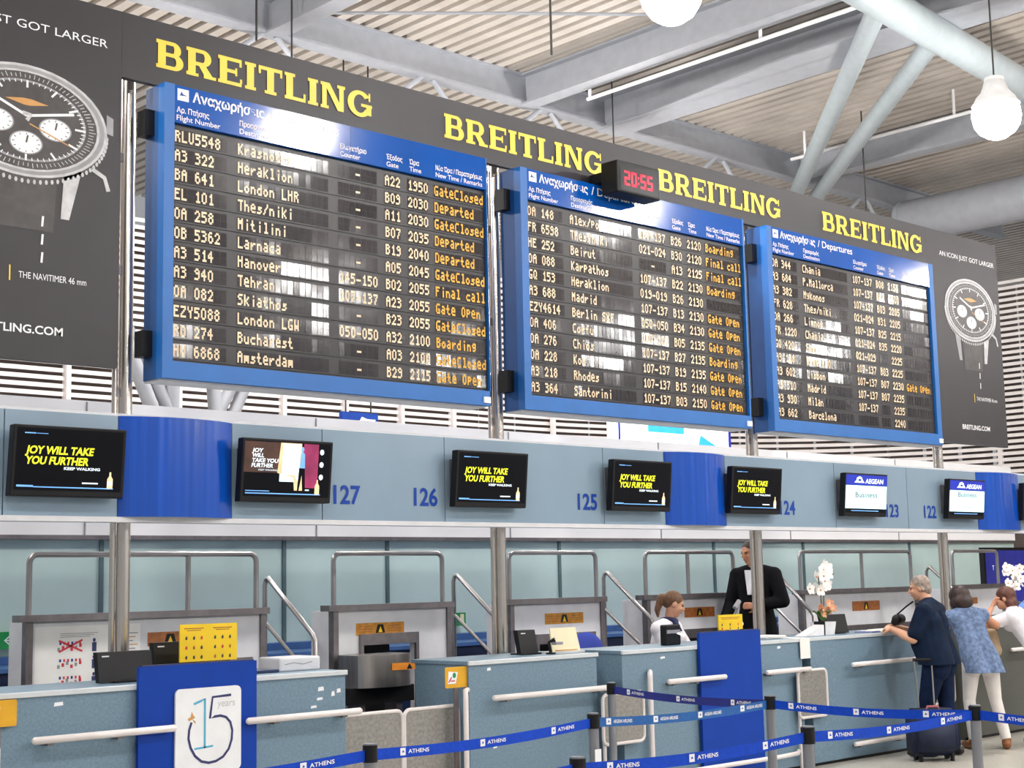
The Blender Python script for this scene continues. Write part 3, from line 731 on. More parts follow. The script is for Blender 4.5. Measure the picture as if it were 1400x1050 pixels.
p.rect(l+0.0, l+0.30, 2.5455, 2.7605, y+0.0003, 'scr_brown'); p.rect(l+0.50, l+0.63, 2.4455, 2.7605, y+0.0003, 'scr_pink'); p.rect(l+0.30, l+0.48, 2.4855, 2.7605, y, 'scr_pale')
p.poly([(l+0.28, 2.5455), (l+0.30, 2.7605), (l+0.48, 2.7605), (l+0.50, 2.4255), (l+0.43, 2.4255), (l+0.42, 2.5155)], y-0.0002, 'scr_warm')
p.poly([(l+0.32, 2.5355), (l+0.32, 2.7555), (l+0.47, 2.7555), (l+0.46, 2.4855), (l+0.43, 2.5355)], y-0.0004, 'scr_white')
p.poly([(l+0.47, 2.5855), (l+0.475, 2.6855), (l+0.49, 2.7055), (l+0.51, 2.6855), (l+0.515, 2.5855)], y-0.0006, 'scr_cyan'); p.poly(ell(l+0.49, 2.7205, 0.012, 0.018, 10), y-0.0006, 'scr_cyan')
p.poly([(l+0.465, 2.5855), (l+0.515, 2.5855), (l+0.525, 2.4255), (l+0.50, 2.4255), (l+0.49, 2.5355), (l+0.47, 2.4255), (l+0.455, 2.4255)], y-0.0006, 'blackgloss')
for (s, zz, w_) in (('JOY', 2.6855, 0.09), ('WILL', 2.6505, 0.10), ('TAKE YOU', 2.6155, 0.22), ('FURTHER', 2.5805, 0.18)): p.text(s, l+0.06, zz, 0.028, y-0.0007, 'scr_white', width=w_, slant=0.18, bold=0.03)
p.text('KEEP WALKING', l+0.12, 2.5575, 0.012, y-0.0007, 'scr_white', width=0.16)
for zz in (2.7055, 2.6155, 2.5255): p.poly(ell(l+0.66, zz, 0.018, 0.02, 12), y, 'scr_white')
p.rect(l+0.02, l+0.22, 2.4135, 2.4195, y, 'scr_cyan'); p.rect(l+0.02, l+0.66, 2.3955, 2.4035, y, 'scr_cyan'); p.rect(l+0.44, l+0.56, 2.4255, 2.4345, y, 'scr_white')
bx = l+0.63; p.poly([(bx-0.02, 2.3975), (bx+0.02, 2.3975), (bx+0.02, 2.4605), (bx+0.006, 2.4855), (bx+0.006, 2.5055), (bx-0.006, 2.5055), (bx-0.006, 2.4855), (bx-0.02, 2.4605)], y, 'scr_warm')
o = lean(p).build('picture', d)
def airline_screen(x0, x1, label, extra):
    t, b, xc = screen_base(x0, x1, label, 'white and blue airline screens'); l = xc-0.37; y = 8.8838
    d = b.build('display', t); p = MB()
    p.rect(l-0.005, l+0.745, 2.6605, 2.7675, y, 'scr_blue'); p.rect(l-0.005, l+0.745, 2.4205, 2.6575, y, 'scr_pale')
    p.text('AEGEAN', l+0.34, 2.6805, 0.05, y-0.0005, 'scr_white', width=0.33, bold=0.03, slant=0.12)
    p.poly(ell(l+0.235, 2.7205, 0.055, 0.03, 16), y-0.0005, 'scr_white'); p.poly([(l+0.14, 2.6855), (l+0.33, 2.6855), (l+0.24, 2.7555)], y-0.0005, 'scr_white'); p.poly(ell(l+0.24, 2.7135, 0.03, 0.012, 12), y-0.0008, 'scr_blue')
    p.text('Business', l+0.37, 2.5355 if not extra else 2.5855, 0.055, y-0.0005, 'darkprint', width=0.40, align='c', bold=0.01)
    if extra: p.rect(l+0.22, l+0.5, 2.4605, 2.4675, y-0.0005, 'silverprint')
    p.rect(l+0.1, l+0.6, 2.3935, 2.4015, y, 'scr_cyan'); lean(p).build('picture', d)
airline_screen(13.01, 13.80, 'white and blue Business screen at the left of number 123', False)
airline_screen(15.03, 15.81, 'white and blue Business screen at the right of number 122', True)
t, b, xc = screen_base(16.70, 17.48, 'black screen cut off by the right edge of the photo', 'screens on the fascia'); b.build('display', t)

# ------------------------------------------------------------------ signs far behind
t = thing('lit_shop_sign', 'brightly lit white and blue sign behind the parapet under the middle board', 'sign', (20, 17, 4.0))
b = MB(); b.box(18.45, 21.45, 17.0, 17.25, 3.85, 4.42, 'signlit'); b.build('light_box', t)
b = MB(); b.rect(19.2, 20.15, 4.24, 4.38, 16.99, 'signcyan'); b.poly([(20.5, 4.0), (21.2, 4.0), (20.6, 4.25)], 16.99, 'signcyan'); b.rect(18.45, 18.5, 3.9, 4.42, 16.99, 'scr_blue'); b.rect(21.38, 21.45, 3.9, 4.42, 16.99, 'scr_blue'); b.build('blue_graphic', t)
b = MB()
for xx in (18.8, 21.0): b.box(xx, xx+0.08, 17.05, 17.15, 0, 3.85, 'beam')
b.build('legs', t)
t = thing('hanging_sign', 'small dark blue hanging sign with white marks under the nearest board', 'sign', (13.0, 17, 4.05))
b = MB(); b.box(12.71, 13.35, 17.0, 17.08, 4.02, 4.19, 'numblue'); b.build('board', t)
b = MB(); b.poly([(13.0, 4.06), (13.28, 4.05), (13.30, 4.10), (13.15, 4.10), (13.05, 4.13)], 16.99, 'white'); b.build('white_mark', t)
b = MB(); b.tube([(12.8, 17.04, 4.19), (12.8, 17.04, 9.45)], 0.012, 'cable', 6); b.tube([(13.25, 17.04, 4.19), (13.25, 17.04, 9.45)], 0.012, 'cable', 6); b.build('wire', t)
# ------------------------------------------------------------------ check-in desks
def bar(parent, x0, x1, z=0.895, y=8.312, r=0.022, feet=(0.12, 0.88)):
    b = MB(); b.tube([(x0, y, z), (x0+0.012, y, z), (x1-0.012, y, z), (x1, y, z)], [r*0.6, r, r, r*0.6], 'railwhite', 14)
    for q in feet: xx = x0+q*(x1-x0); b.box(xx-0.02, xx+0.02, y, 8.4, z-0.035, z-0.012, 'railsteel')
    o = b.build('bumper_bar', parent); o['label'] = 'pale bumper bar'; return o
def desk(x0, x1, label, bars, back=9.02, m='desk'):
    t = thing('check_in_desk', label, 'desk', ((x0+x1)/2, 8.4, 0), 'check-in desks under the fascia')
    b = MB(); b.box(x0, x1, 8.40, 8.44, 0.03, 1.142, m); b.build('front_panel', t)
    b = MB(); b.box(x0, x0+0.03, 8.44, back, 0.0, 1.142, m); b.build('side_panel', t)
    b = MB(); b.box(x1-0.03, x1, 8.44, back, 0.0, 1.142, m); b.build('side_panel', t)
    b = MB(); b.box(x0-0.008, x1+0.008, 8.402, back+0.04, 1.142, 1.168, m); b.build('worktop', t)
    b = MB(); b.rbox(x0-0.01, x1+0.01, 8.383, 8.402, 1.138, 1.17, 'desktop', 0.004); o = b.build('front_edge', t); o['label'] = 'pale front edge'
    b = MB(); b.box(x0+0.03, x1-0.03, 8.42, 8.46, 0.0, 0.03, 'black'); b.build('plinth', t)
    for q in bars: bar(t, *q)
    return t
dA = desk(3.30, 6.29, 'nearest grey blue check-in desk with the 15 years panel, bottom left', [(3.99, 4.925, 0.895, 8.312, 0.022, (0.12, 0.6)), (5.44, 6.36, 0.895, 8.312, 0.022, (0.25, 0.85))])
dB = desk(7.42, 8.78, 'grey blue check-in desk below number 126 screen, with one long bar', [(7.58, 8.90)])
dC = desk(9.08, 11.52, 'grey blue check-in desk where the woman in white and scarf works', [(9.54, 10.30, 0.895, 8.312, 0.022, (0.12, 0.5)), (10.87, 11.53)])
dD = desk(11.64, 13.75, 'grey blue check-in desk where the man with the suitcase stands', [(12.19, 13.60)])
o = MB(); o.box(11.64, 12.04, 8.392, 8.40, 0.03, 1.14, 'desk'); o.build('corner_panel', dD)
bar(dD, 12.17, 13.05, 0.16)
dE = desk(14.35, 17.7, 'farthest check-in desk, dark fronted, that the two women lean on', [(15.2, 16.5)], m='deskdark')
b = MB(); b.tube([(8.8, 8.36, 0.17), (8.9, 8.25, 0.17), (9.6, 8.22, 0.17), (10.9, 8.22, 0.17), (11.2, 8.26, 0.17), (11.35, 8.36, 0.17)], 0.02, 'railwhite', 12)
for xx in (9.3, 10.5): b.box(xx, xx+0.04, 8.22, 8.4, 0.15, 0.17, 'railsteel')
b.build('low_rail', dC)
# small paper marks and stickers on the desk fronts
for (par, x_, z_, w_, h_) in ((dA, 4.16, 1.075, 0.06, 0.025), (dA, 6.06, 1.04, 0.05, 0.03), (dA, 6.17, 1.0, 0.03, 0.035), (dA, 6.215, 1.02, 0.035, 0.03), (dA, 6.05, 0.98, 0.05, 0.02), (dA, 6.0, 0.93, 0.05, 0.02), (dB, 7.60, 1.09, 0.04, 0.025), (dC, 9.55, 1.08, 0.06, 0.02), (dC, 11.15, 1.09, 0.05, 0.025), (dB, 7.65, 0.52, 0.04, 0.035)):
    b = MB(); b.poly([(x_, z_), (x_+w_, z_+0.004), (x_+w_-0.004, z_+h_), (x_+0.004, z_+h_*0.9)], 8.3985, 'white'); b.build('sticker', par)
def promo_panel(x0, x1, label, sign):
    t = thing('promotion_panel', label, 'panel', ((x0+x1)/2, 8.36, 0), None if sign else None)
    b = MB(); b.box(x0, x1, 8.352, 8.382, 0.0, 1.275, 'bluepanel'); b.build('panel', t); b = MB(); b.box(x0+0.02, x1-0.02, 8.355, 8.38, 1.2755, 1.283, 'numnavy'); b.build('top_edge', t)
    if sign:
        b = MB(); pts = rrect(4.935, 5.412, 0.60, 1.125, 0.035); b.poly(pts, 8.336, 'white')
        for i in range(len(pts)):
            p, q = pts[i], pts[(i+1) % len(pts)]; b.face([(p[0], 8.336, p[1]), (p[0], 8.351, p[1]), (q[0], 8.351, q[1]), (q[0], 8.336, q[1])], 'white')
        s = b.build('white_plate', t)
        g = MB(); y = 8.3345
        Q = lambda *pp: [(4.935+(p-262)/956.0, 1.125-(q-485)/1060.0) for p, q in pp]
        g.strip(Q((385, 588), (430, 572), (462, 556), (462, 880)), 0.015, y, 'signcyan2'); g.strip(Q((390, 880), (520, 870)), 0.012, y, 'signcyan2')
        g.strip(Q((645, 545), (515, 551), (497, 690), (530, 680), (570, 677), (610, 690), (640, 725), (654, 780), (650, 840), (630, 900), (590, 948), (540, 972), (490, 978), (440, 965), (395, 925), (365, 870), (350, 810), (354, 755), (370, 705)), 0.016, y-0.0004, 'numnavy')
        g.text('years', 5.235, 1.0, 0.045, y, 'silverprint', width=0.13)
        g.poly([(5.03, 0.925), (5.075, 0.945), (5.06, 0.96), (5.05, 0.985), (5.042, 0.95), (5.02, 0.94)], y, 'goldprint'); g.poly([(5.05, 0.94), (5.075, 0.905), (5.078, 0.92)], y, 'goldprint')
        g.build('fifteen_logo', s)
    return t
promo_panel(4.69, 5.54, 'royal blue panel with a white 15 years plate on the nearest desk', True)
promo_panel(10.01, 10.85, 'plain royal blue panel on the desk beside the woman in white', False)

# ------------------------------------------------------------------ conveyor units behind the desks
def conveyor(x0, x1, label, mids, sticker, opening, stk='orange'):
    t = thing('conveyor_unit', label, 'conveyor unit', ((x0+x1)/2, 10, 0.32), 'white baggage conveyor units behind the desks')
    ox0, ox1, oz0, oz1 = opening
    b = MB(); y0, y1 = 10.0, 10.06
    b.box(x0+0.08, ox0, y0, y1, 0.33, 1.535, 'panelwhite'); b.box(ox1, x1-0.04, y0, y1, 0.33, 1.535, 'panelwhite')
    b.box(ox0, ox1, y0, y1, oz1, 1.535, 'panelwhite'); b.box(ox0, ox1, y0, y1, 0.33, oz0, 'panelwhite'); b.build('front_plate', t)
    b = MB(); b.box(x0+0.08, x0+0.11, 10.06, 10.36, 0.33, 1.535, 'panelwhite'); b.box(x1-0.07, x1-0.04, 10.06, 10.36, 0.33, 1.535, 'panelwhite'); b.box(x0+0.11, x1-0.07, 10.06, 10.36, 1.51, 1.535, 'panelwhite'); b.build('housing', t)
    b = MB(); b.box(x0-0.03, x1+0.03, 9.96, 10.08, 1.536, 1.585, 'railsteel'); b.build('top_rail', t)
    b = MB(); r = 0.06; zt = 2.005
    pts = [(x0+0.06, 10.02, 1.585), (x0+0.06, 10.02, zt-r)]+[(x0+0.06+r-r*math.cos(a), 10.02, zt-r+r*math.sin(a)) for a in (0.4, 0.8, 1.2, 1.57)]
    pts += [(x1-0.06-r+r*math.sin(a), 10.02, zt-r+r*math.cos(a)) for a in (0, 0.4, 0.8, 1.2)]+[(x1-0.06, 10.02, zt-r), (x1-0.06, 10.02, 1.585)]
    b.tube(pts, 0.021, 'tube', 12); b.build('hoop_rail', t)
    for mx in mids: b = MB(); b.tube([(mx, 10.02, 1.585), (mx, 10.02, zt)], 0.02, 'tube', 10); b.build('middle_post', t)
    b = MB(); b.box(x0+0.03, x0+0.08, 9.98, 10.05, 0.33, 1.536, 'railsteel'); b.build('edge_post', t); b = MB(); b.box(x1-0.04, x1+0.01, 9.98, 10.05, 0.33, 1.536, 'railsteel'); b.build('edge_post', t)
    b = MB(); sw = 0.03
    b.box(ox0-sw, ox1+sw, 9.97, 10.0, oz1, oz1+0.09, 'railsteel'); b.box(ox0-sw, ox0, 9.97, 10.0, oz0, oz1, 'railsteel'); b.box(ox1, ox1+sw, 9.97, 10.0, oz0, oz1, 'railsteel'); b.build('opening_frame', t)
    b = MB(); b.box(ox0, ox1, 10.34, 10.355, oz0, oz1, 'black'); b.box(ox0, ox1, 10.06, 10.34, oz0-0.02, oz0, 'black'); b.build('dark_opening', t)
    sx0, sx1, sz0, sz1 = sticker
    b = MB(); b.rect(sx0, sx1, sz0, sz1, 9.998, stk); cx = (sx0+sx1)/2
    b.poly([(cx-0.05, sz0+0.015), (cx+0.05, sz0+0.015), (cx+0.03, sz1-0.015), (cx-0.03, sz1-0.015)], 9.997, 'black'); b.poly([(cx-0.022, sz0+0.02), (cx+0.022, sz0+0.02), (cx, sz1-0.03)], 9.9965, 'yellowcard')
    for k in range(3):
        b.rect(sx0+0.03, cx-0.08, sz0+0.025+0.022*k, sz0+0.031+0.022*k, 9.997, 'brownsticker'); b.rect(cx+0.08, sx1-0.03, sz0+0.025+0.022*k, sz0+0.031+0.022*k, 9.997, 'brownsticker')
    b.build('warning_sticker', t)
    return t
u1 = conveyor(4.70, 6.70, 'widest near conveyor unit behind the first pole, with a pictogram sheet', (6.03,), (5.68, 6.06, 1.33, 1.43), (6.1, 6.55, 0.7, 1.12), 'brownsticker')
u2 = conveyor(7.33, 8.62, 'conveyor unit with a big orange sticker over an open steel drum', (), (7.60, 8.11, 1.33, 1.43), (7.66, 8.22, 0.62, 1.25))
u3 = conveyor(9.30, 10.56, 'conveyor unit behind the second pole, partly behind the cream card', (), (9.78, 10.29, 1.345, 1.445), (9.68, 10.40, 0.7, 1.17))
u4 = conveyor(11.15, 12.66, 'conveyor unit behind the woman in white, crossed by the third pole', (11.86,), (11.76, 12.24, 1.345, 1.445), (11.4, 12.4, 0.7, 1.14), 'brownsticker')
u5 = conveyor(13.72, 16.08, 'wide conveyor unit behind the white orchid and the grey haired man', (14.98,), (14.72, 15.28, 1.325, 1.435), (14.0, 15.9, 0.7, 1.08), 'brownsticker')
u6 = conveyor(16.92, 18.15, 'last conveyor unit beside the dark blue screen', (), (17.2, 17.5, 1.34, 1.42), (17.3, 17.9, 0.7, 1.1), 'brownsticker')
# pictogram sheet on the first unit
b = MB(); b.rect(4.80, 5.62, 0.92, 1.50, 9.997, 'paper')
for i, zz in enumerate((1.36, 1.24, 1.12)):
    if i == 0:
        b.strip([(4.98, zz-0.04), (5.16, zz+0.04)], 0.014, 9.9955, 'scarfred'); b.strip([(4.98, zz+0.04), (5.16, zz-0.04)], 0.014, 9.9955, 'scarfred')
    for k in range(6): b.rect(4.97+0.033*k, 4.99+0.033*k, zz-0.035+0.012*(k % 3), zz-0.01+0.012*(k % 3), 9.9965, 'scarfred' if k % 2 else 'greyprint'); b.rect(4.985+0.03*k, 5.0+0.03*k, zz+0.01, zz+0.03, 9.9965, 'scarfred' if k % 3 else 'numblue')
    b.rect(5.235, 5.27, zz-0.045, zz+0.02, 9.9965, 'numnavy'); b.poly(ell(5.252, zz+0.035, 0.012, 0.014, 10), 9.9965, 'numnavy')
for k in range(6): b.rect(5.38, 5.60-0.02*(k % 3), 1.43-0.028*k, 1.437-0.028*k, 9.9965, 'goldprint' if k % 2 else 'greyprint')
for k in range(3): b.rect(4.99, 5.28-0.03*k, 1.445-0.012*k, 1.449-0.012*k, 9.9965, 'greyprint')
b.rect(5.20, 5.32, 1.04, 1.046, 9.9965, 'greyprint'); b.build('pictogram_sheet', u1)
# brushed steel drum in front of the second unit
t = thing('scanner_drum', 'brushed steel drum with an orange warning strip in the conveyor opening', 'drum', (7.66, 9.7, 0.32))
b = MB()
pr = [(7.36+0.54*k/16, 9.66-0.10*math.sin(PI*k/16)**0.7 if 0 < k < 16 else 9.66) for k in range(17)]
vs = [(x_, y_, 0.93) for x_, y_ in pr]+[(x_, y_, 1.185) for x_, y_ in pr]
b.faces(vs, [(k, k+1, 18+k, 17+k) for k in range(16)], 'steelbox', True)
b.face([(x_, y_, 1.185) for x_, y_ in pr]+[(7.90, 9.92, 1.185), (7.36, 9.92, 1.185)], 'steelbox'); b.face([(7.36, 9.66, 0.93), (7.36, 9.66, 1.185), (7.36, 9.92, 1.185), (7.36, 9.92, 0.93)], 'steelbox'); b.face([(7.90, 9.66, 0.93), (7.90, 9.92, 0.93), (7.90, 9.92, 1.185), (7.90, 9.66, 1.185)], 'steelbox')
b.build('shell', t)
b = MB(); b.box(7.30, 7.95, 9.68, 9.90, 0.80, 0.93, 'black'); b.box(7.40, 7.46, 9.7, 9.85, 0.32, 0.80, 'railsteel'); b.box(7.78, 7.84, 9.7, 9.85, 0.32, 0.80, 'railsteel'); b.build('base_frame', t)
b = MB(); b.rect(7.62, 7.89, 1.06, 1.115, 9.553, 'orangebright'); b.poly([(7.77, 1.065), (7.83, 1.065), (7.80, 1.11)], 9.552, 'black'); b.build('orange_strip', t)
# handrails on the little stairs between the units
for (xx, yt, yb, lab) in ((6.99, 10.40, 9.72, 'stair handrail right of the widest near conveyor unit'), (9.02, 10.38, 9.72, 'stair handrail just left of the second pole'), (10.86, 10.24, 9.62, 'stair handrail left of the woman in white'), (13.2, 9.98, 9.45, 'stair handrail right of the suited man'), (16.45, 10.05, 9.5, 'stair handrail behind the grey haired man and the fourth pole')):
    t = thing('handrail', lab, 'handrail', (xx, yt, 0.32), 'stair handrails between the conveyor units')
    b = MB(); b.tube([(xx, yt+0.02, 0.32), (xx, yt+0.02, 1.76), (xx, yt, 1.80), (xx, yt-0.03, 1.815), (xx, yb+0.03, 1.365), (xx, yb, 1.32), (xx, yb, 0.32)], 0.02, 'tube', 12); b.build('top_rail', t)
    b = MB(); b.tube([(xx, yt+0.02, 1.46), (xx, yb-0.02, 0.98)], 0.016, 'tube', 10); b.build('lower_rail', t)
# collector belt running along the back
t = thing('collector_belt', 'long dark navy baggage belt along the glass partition', 'conveyor belt', (11, 11.95, 0.0))
b = MB(); b.box(2.0, 21.0, 11.75, 12.28, 0.33, 1.10, 'navy'); b.build('side_plate', t)
b = MB(); b.box(2.0, 21.0, 11.70, 12.28, 1.10, 1.135, 'navytrim'); b.build('blue_rim', t)

# ------------------------------------------------------------------ gate flaps between the desks
def gate_flap(x0, x1, z0, z1, y, label, post=None):
    t = thing('gate_flap', label, 'gate', ((x0+x1)/2, y, 0), 'tube framed gates between desks')
    r = 0.05; c = lambda cx, cz, a0, a1: [(px, y, pz) for px, pz in arc(cx, cz, r, r, a0, a1, 5)]
    pts = c(x1-r, z1-r, 0, 90)+c(x0+r, z1-r, 90, 180)+c(x0+r, z0+r, 180, 270)+c(x1-r, z0+r, 270, 360)
    b = MB(); b.tube(pts, 0.014, 'railwhite', 10, closed=True); b.build('tube_frame', t)
    b = MB(); b.box(x0+0.012, x1-0.012, y-0.003, y+0.003, z0+0.012, z1-0.012, 'fencemetal'); b.build('infill_sheet', t)
    b = MB()
    if post is None: post = x0+0.03
    b.tube([(post, y+0.02, 0.0), (post, y+0.02, z1-0.02)], 0.016, 'railwhite', 10); b.build('post', t)
    return t
gate_flap(6.33, 6.865, 0.36, 0.85, 8.50, 'grey gate flap next to the nearest desk, left of the pair')
gate_flap(6.885, 7.40, 0.36, 0.85, 8.50, 'grey gate flap with a white knob, right of the pair, at the second desk', 7.44)
t = thing('rail_post', 'pale tube post with a bent top beside the second desk', 'post', (7.36, 8.36, 0))
b = MB(); b.tube([(7.36, 8.37, 0), (7.36, 8.37, 0.93), (7.37, 8.385, 0.96), (7.40, 8.39, 0.965)], 0.02, 'railwhite', 12); b.build('tube', t)
o = MB(); o.sphere((7.12, 8.475, 0.56), 0.022, 'white', 10, 6); tag(o.build('paper_tag', origin=(7.12, 8.475, 0.54)), 'small white knob tag stuck on the right gate flap', 'tag')
gate_flap(8.76, 9.24, 0.45, 0.84, 8.325, 'grey gate flap behind the tall belt post, between second and third desks')
t = thing('rail_post', 'pale tube post with a bent top at the left of the third desk', 'post', (9.36, 8.36, 0))
b = MB(); b.tube([(9.36, 8.35, 0.10), (9.36, 8.35, 0.93), (9.37, 8.36, 0.975), (9.39, 8.38, 0.985), (9.41, 8.395, 0.97)], 0.022, 'railwhite', 12); b.build('tube', t)
t = thing('rail_post', 'pale bent tube post cut off by the bottom left corner', 'post', (3.80, 8.36, 0))
b = MB(); b.tube([(3.80, 8.365, 0), (3.80, 8.365, 0.86), (3.79, 8.37, 0.905), (3.76, 8.37, 0.925), (3.70, 8.37, 0.93)], 0.022, 'railwhite', 12); b.build('tube', t)
gate_flap(11.36, 11.80, 0.46, 0.88, 8.34, 'grey gate flap under the hanging white paper, before the fourth desk')
gate_flap(13.8, 14.3, 0.4, 0.85, 8.5, 'grey gate flap behind the legs of the woman in white trousers')

# ------------------------------------------------------------------ things on and near the desks
def notice(x0, x1, y, z0, z1, label, m='yellowcard', cols=2, kind='notice_card'):
    t = thing(kind, label, 'notice', ((x0+x1)/2, y, z0))
    b = MB(); b.box(x0, x1, y, y+0.012, z0, z1, m); b.build('card', t)
    b = MB(); w = (x1-x0)/cols
    for c in range(cols):
        a = x0+c*w
        b.rect(a+0.03, a+w-0.04, z1-0.03, z1-0.024, y-0.001, 'brownsticker'); b.rect(a+0.05, a+w-0.06, z1-0.042, z1-0.037, y-0.001, 'brownsticker')
        for r_ in range(3):
            for k in range(3):
                zz = z1-0.085-0.062*r_*(z1-z0)/0.24; xx = a+0.045+(w-0.09)*k/2.2
                b.poly([(xx-0.006, zz-0.014), (xx+0.008, zz-0.014), (xx+0.009, zz+0.004), (xx+0.002, zz+0.01), (xx-0.007, zz)], y-0.001, ('darkprint', 'brownsticker', 'darkprint', 'darkprint', 'scarfred')[(r_*4+k*2+c*3) % 5])
    b.build('symbols', t)
    b = MB(); b.box((x0+x1)/2-0.05, (x0+x1)/2+0.05, y+0.012, y+0.08, z0, z0+0.012, 'black'); b.build('foot', t)
    return t
notice(5.12, 5.55, 8.60, 1.276, 1.515, 'double yellow notice card on the blue 15 years panel')
notice(10.58, 10.92, 8.60, 1.276, 1.41, 'small yellow notice card on the plain blue panel', cols=1)
t = thing('acrylic_sign', 'cream card on an inclined stand on the second desk', 'sign', (8.72, 8.7, 1.168))
b = MB(); b.faces([(8.55, 8.66, 1.18), (8.87, 8.66, 1.18), (8.855, 8.70, 1.365), (8.565, 8.70, 1.365), (8.55, 8.672, 1.18), (8.87, 8.672, 1.18), (8.855, 8.712, 1.365), (8.565, 8.712, 1.365)], [(0, 1, 2, 3), (5, 4, 7, 6), (3, 2, 6, 7), (4, 0, 3, 7), (1, 5, 6, 2), (4, 5, 1, 0)], 'cream'); b.build('card', t)
b = MB(); b.box(8.53, 8.88, 8.62, 8.80, 1.168, 1.18, 'panelwhite'); b.box(8.58, 8.83, 8.655, 8.66, 1.185, 1.192, 'goldprint'); b.build('stand', t)
def desk_monitor(x0, x1, y, z0, z1, label, tilt=0.04):
    t = thing('monitor', label, 'monitor', ((x0+x1)/2, y, 1.168), None)
    b = MB(); b.faces([(x0, y, z0), (x1, y, z0), (x1, y+tilt, z1), (x0, y+tilt, z1), (x0, y+0.05, z0), (x1, y+0.05, z0), (x1, y+0.05+tilt, z1), (x0, y+0.05+tilt, z1)], [(0, 1, 2, 3), (5, 4, 7, 6), (3, 2, 6, 7), (4, 0, 3, 7), (1, 5, 6, 2), (4, 5, 1, 0)], 'black'); b.build('case', t)
    xc = (x0+x1)/2; b = MB(); b.box(xc-0.03, xc+0.03, y+0.05, y+0.08, 1.18, z0+0.08, 'black'); b.box(xc-0.1, xc+0.1, y-0.03, y+0.12, 1.168, 1.18, 'black'); b.build('stand', t)
    b = MB(); b.rect(x0+0.03, x0+0.08, z1-0.03, z1-0.022, y+tilt*0.9-0.004, 'white'); b.build('badge', t)
    return t
desk_monitor(4.60, 4.98, 8.68, 1.172, 1.36, 'black monitor on the nearest desk, left of the blue 15 years panel')
desk_monitor(5.05, 5.62, 8.78, 1.20, 1.40, 'black monitor behind the double yellow notice card')
desk_monitor(8.26, 8.45, 8.72, 1.175, 1.36, 'narrow dark monitor on the second desk')
desk_monitor(12.36, 12.76, 8.72, 1.172, 1.355, 'black monitor beside the white orchid pot')
t = thing('label_printer', 'black printer in front of the woman in white', 'printer', (10.03, 8.75, 1.168))
b = MB(); b.rbox(9.93, 10.13, 8.66, 8.73, 1.168, 1.345, 'black', 0.012); b.build('body', t)
b = MB(); b.box(9.94, 10.11, 8.652, 8.66, 1.27, 1.30, 'greyprint'); b.build('slot', t)
b = MB(); b.face([(10.06, 8.65, 1.265), (10.14, 8.63, 1.235), (10.15, 8.64, 1.255), (10.08, 8.655, 1.285)], 'paper'); b.build('paper_slip', t)
t = thing('scanner', 'dark handheld scanner on a stand beside the cream card', 'scanner', (8.47, 8.60, 1.168))
b = MB(); b.tube([(8.47, 8.60, 1.18), (8.47, 8.62, 1.26), (8.50, 8.58, 1.28)], [0.014, 0.012, 0.02], 'black', 10); b.cyl(8.47, 8.60, 1.168, 1.18, 0.04, 'black', 18); b.build('body', t)
b = MB(); b.box(8.48, 8.56, 8.55, 8.60, 1.24, 1.262, 'greyprint'); b.build('head', t)
t = thing('printer', 'low grey printer at the right end of the nearest desk', 'printer', (6.12, 8.78, 1.168))
b = MB(); b.rbox(5.93, 6.27, 8.66, 8.92, 1.168, 1.262, 'panelwhite', 0.012); b.build('body', t)
b = MB(); b.strip([(5.97, 1.215), (6.05, 1.225), (6.12, 1.212), (6.2, 1.226)], 0.006, 8.658, 'greyprint'); b.build('grip', t)
t = thing('folder', 'flat navy folder on the nearest desk beside the low grey printer', 'folder', (5.80, 8.75, 1.168))
b = MB(); b.rbox(5.68, 5.90, 8.62, 8.90, 1.168, 1.19, 'navy', 0.004); b.build('cover', t)
b = MB(); b.tube([(5.66, 8.6, 1.178), (5.66, 8.9, 1.178)], 0.012, 'paper', 8); b.build('spine', t)
def caution_sign(x, y, z, label):
    t = thing('caution_sign', label, 'sign', (x, y, z), None)
    b = MB(); p = rrect(x, x+0.22, z, z+0.15, 0.012); b.poly(p, y, 'orange2'); b.poly(p[::-1], y+0.006, 'orange2')
    for i in range(len(p)):
        q = p[(i+1) % len(p)]; b.face([(p[i][0], y, p[i][1]), (p[i][0], y+0.006, p[i][1]), (q[0], y+0.006, q[1]), (q[0], y, q[1])], 'orange2')
    b.build('plate', t)
    b = MB(); b.poly([(x+0.02, z+0.03), (x+0.10, z+0.03), (x+0.12, z+0.11), (x+0.03, z+0.12)], y-0.001, 'white'); b.strip([(x+0.03, z+0.04), (x+0.06, z+0.08), (x+0.05, z+0.05), (x+0.09, z+0.05)], 0.01, y-0.0015, 'scarfred'); b.poly(ell(x+0.085, z+0.09, 0.017, 0.02, 10), y-0.0015, 'green'); b.build('pictogram', t)
    b = MB(); b.box(x+0.09, x+0.13, y+0.006, y+0.02, z, z+0.15, 'railsteel'); b.box(x+0.09, x+0.13, y+0.006, y+0.02, 0.0, z, 'railsteel'); b.build('bracket', t)
caution_sign(7.21, 8.42, 0.985, 'orange yellow caution sign at the left edge of the second desk')
caution_sign(3.70, 8.372, 0.985, 'orange yellow caution sign at the left edge of the photo')
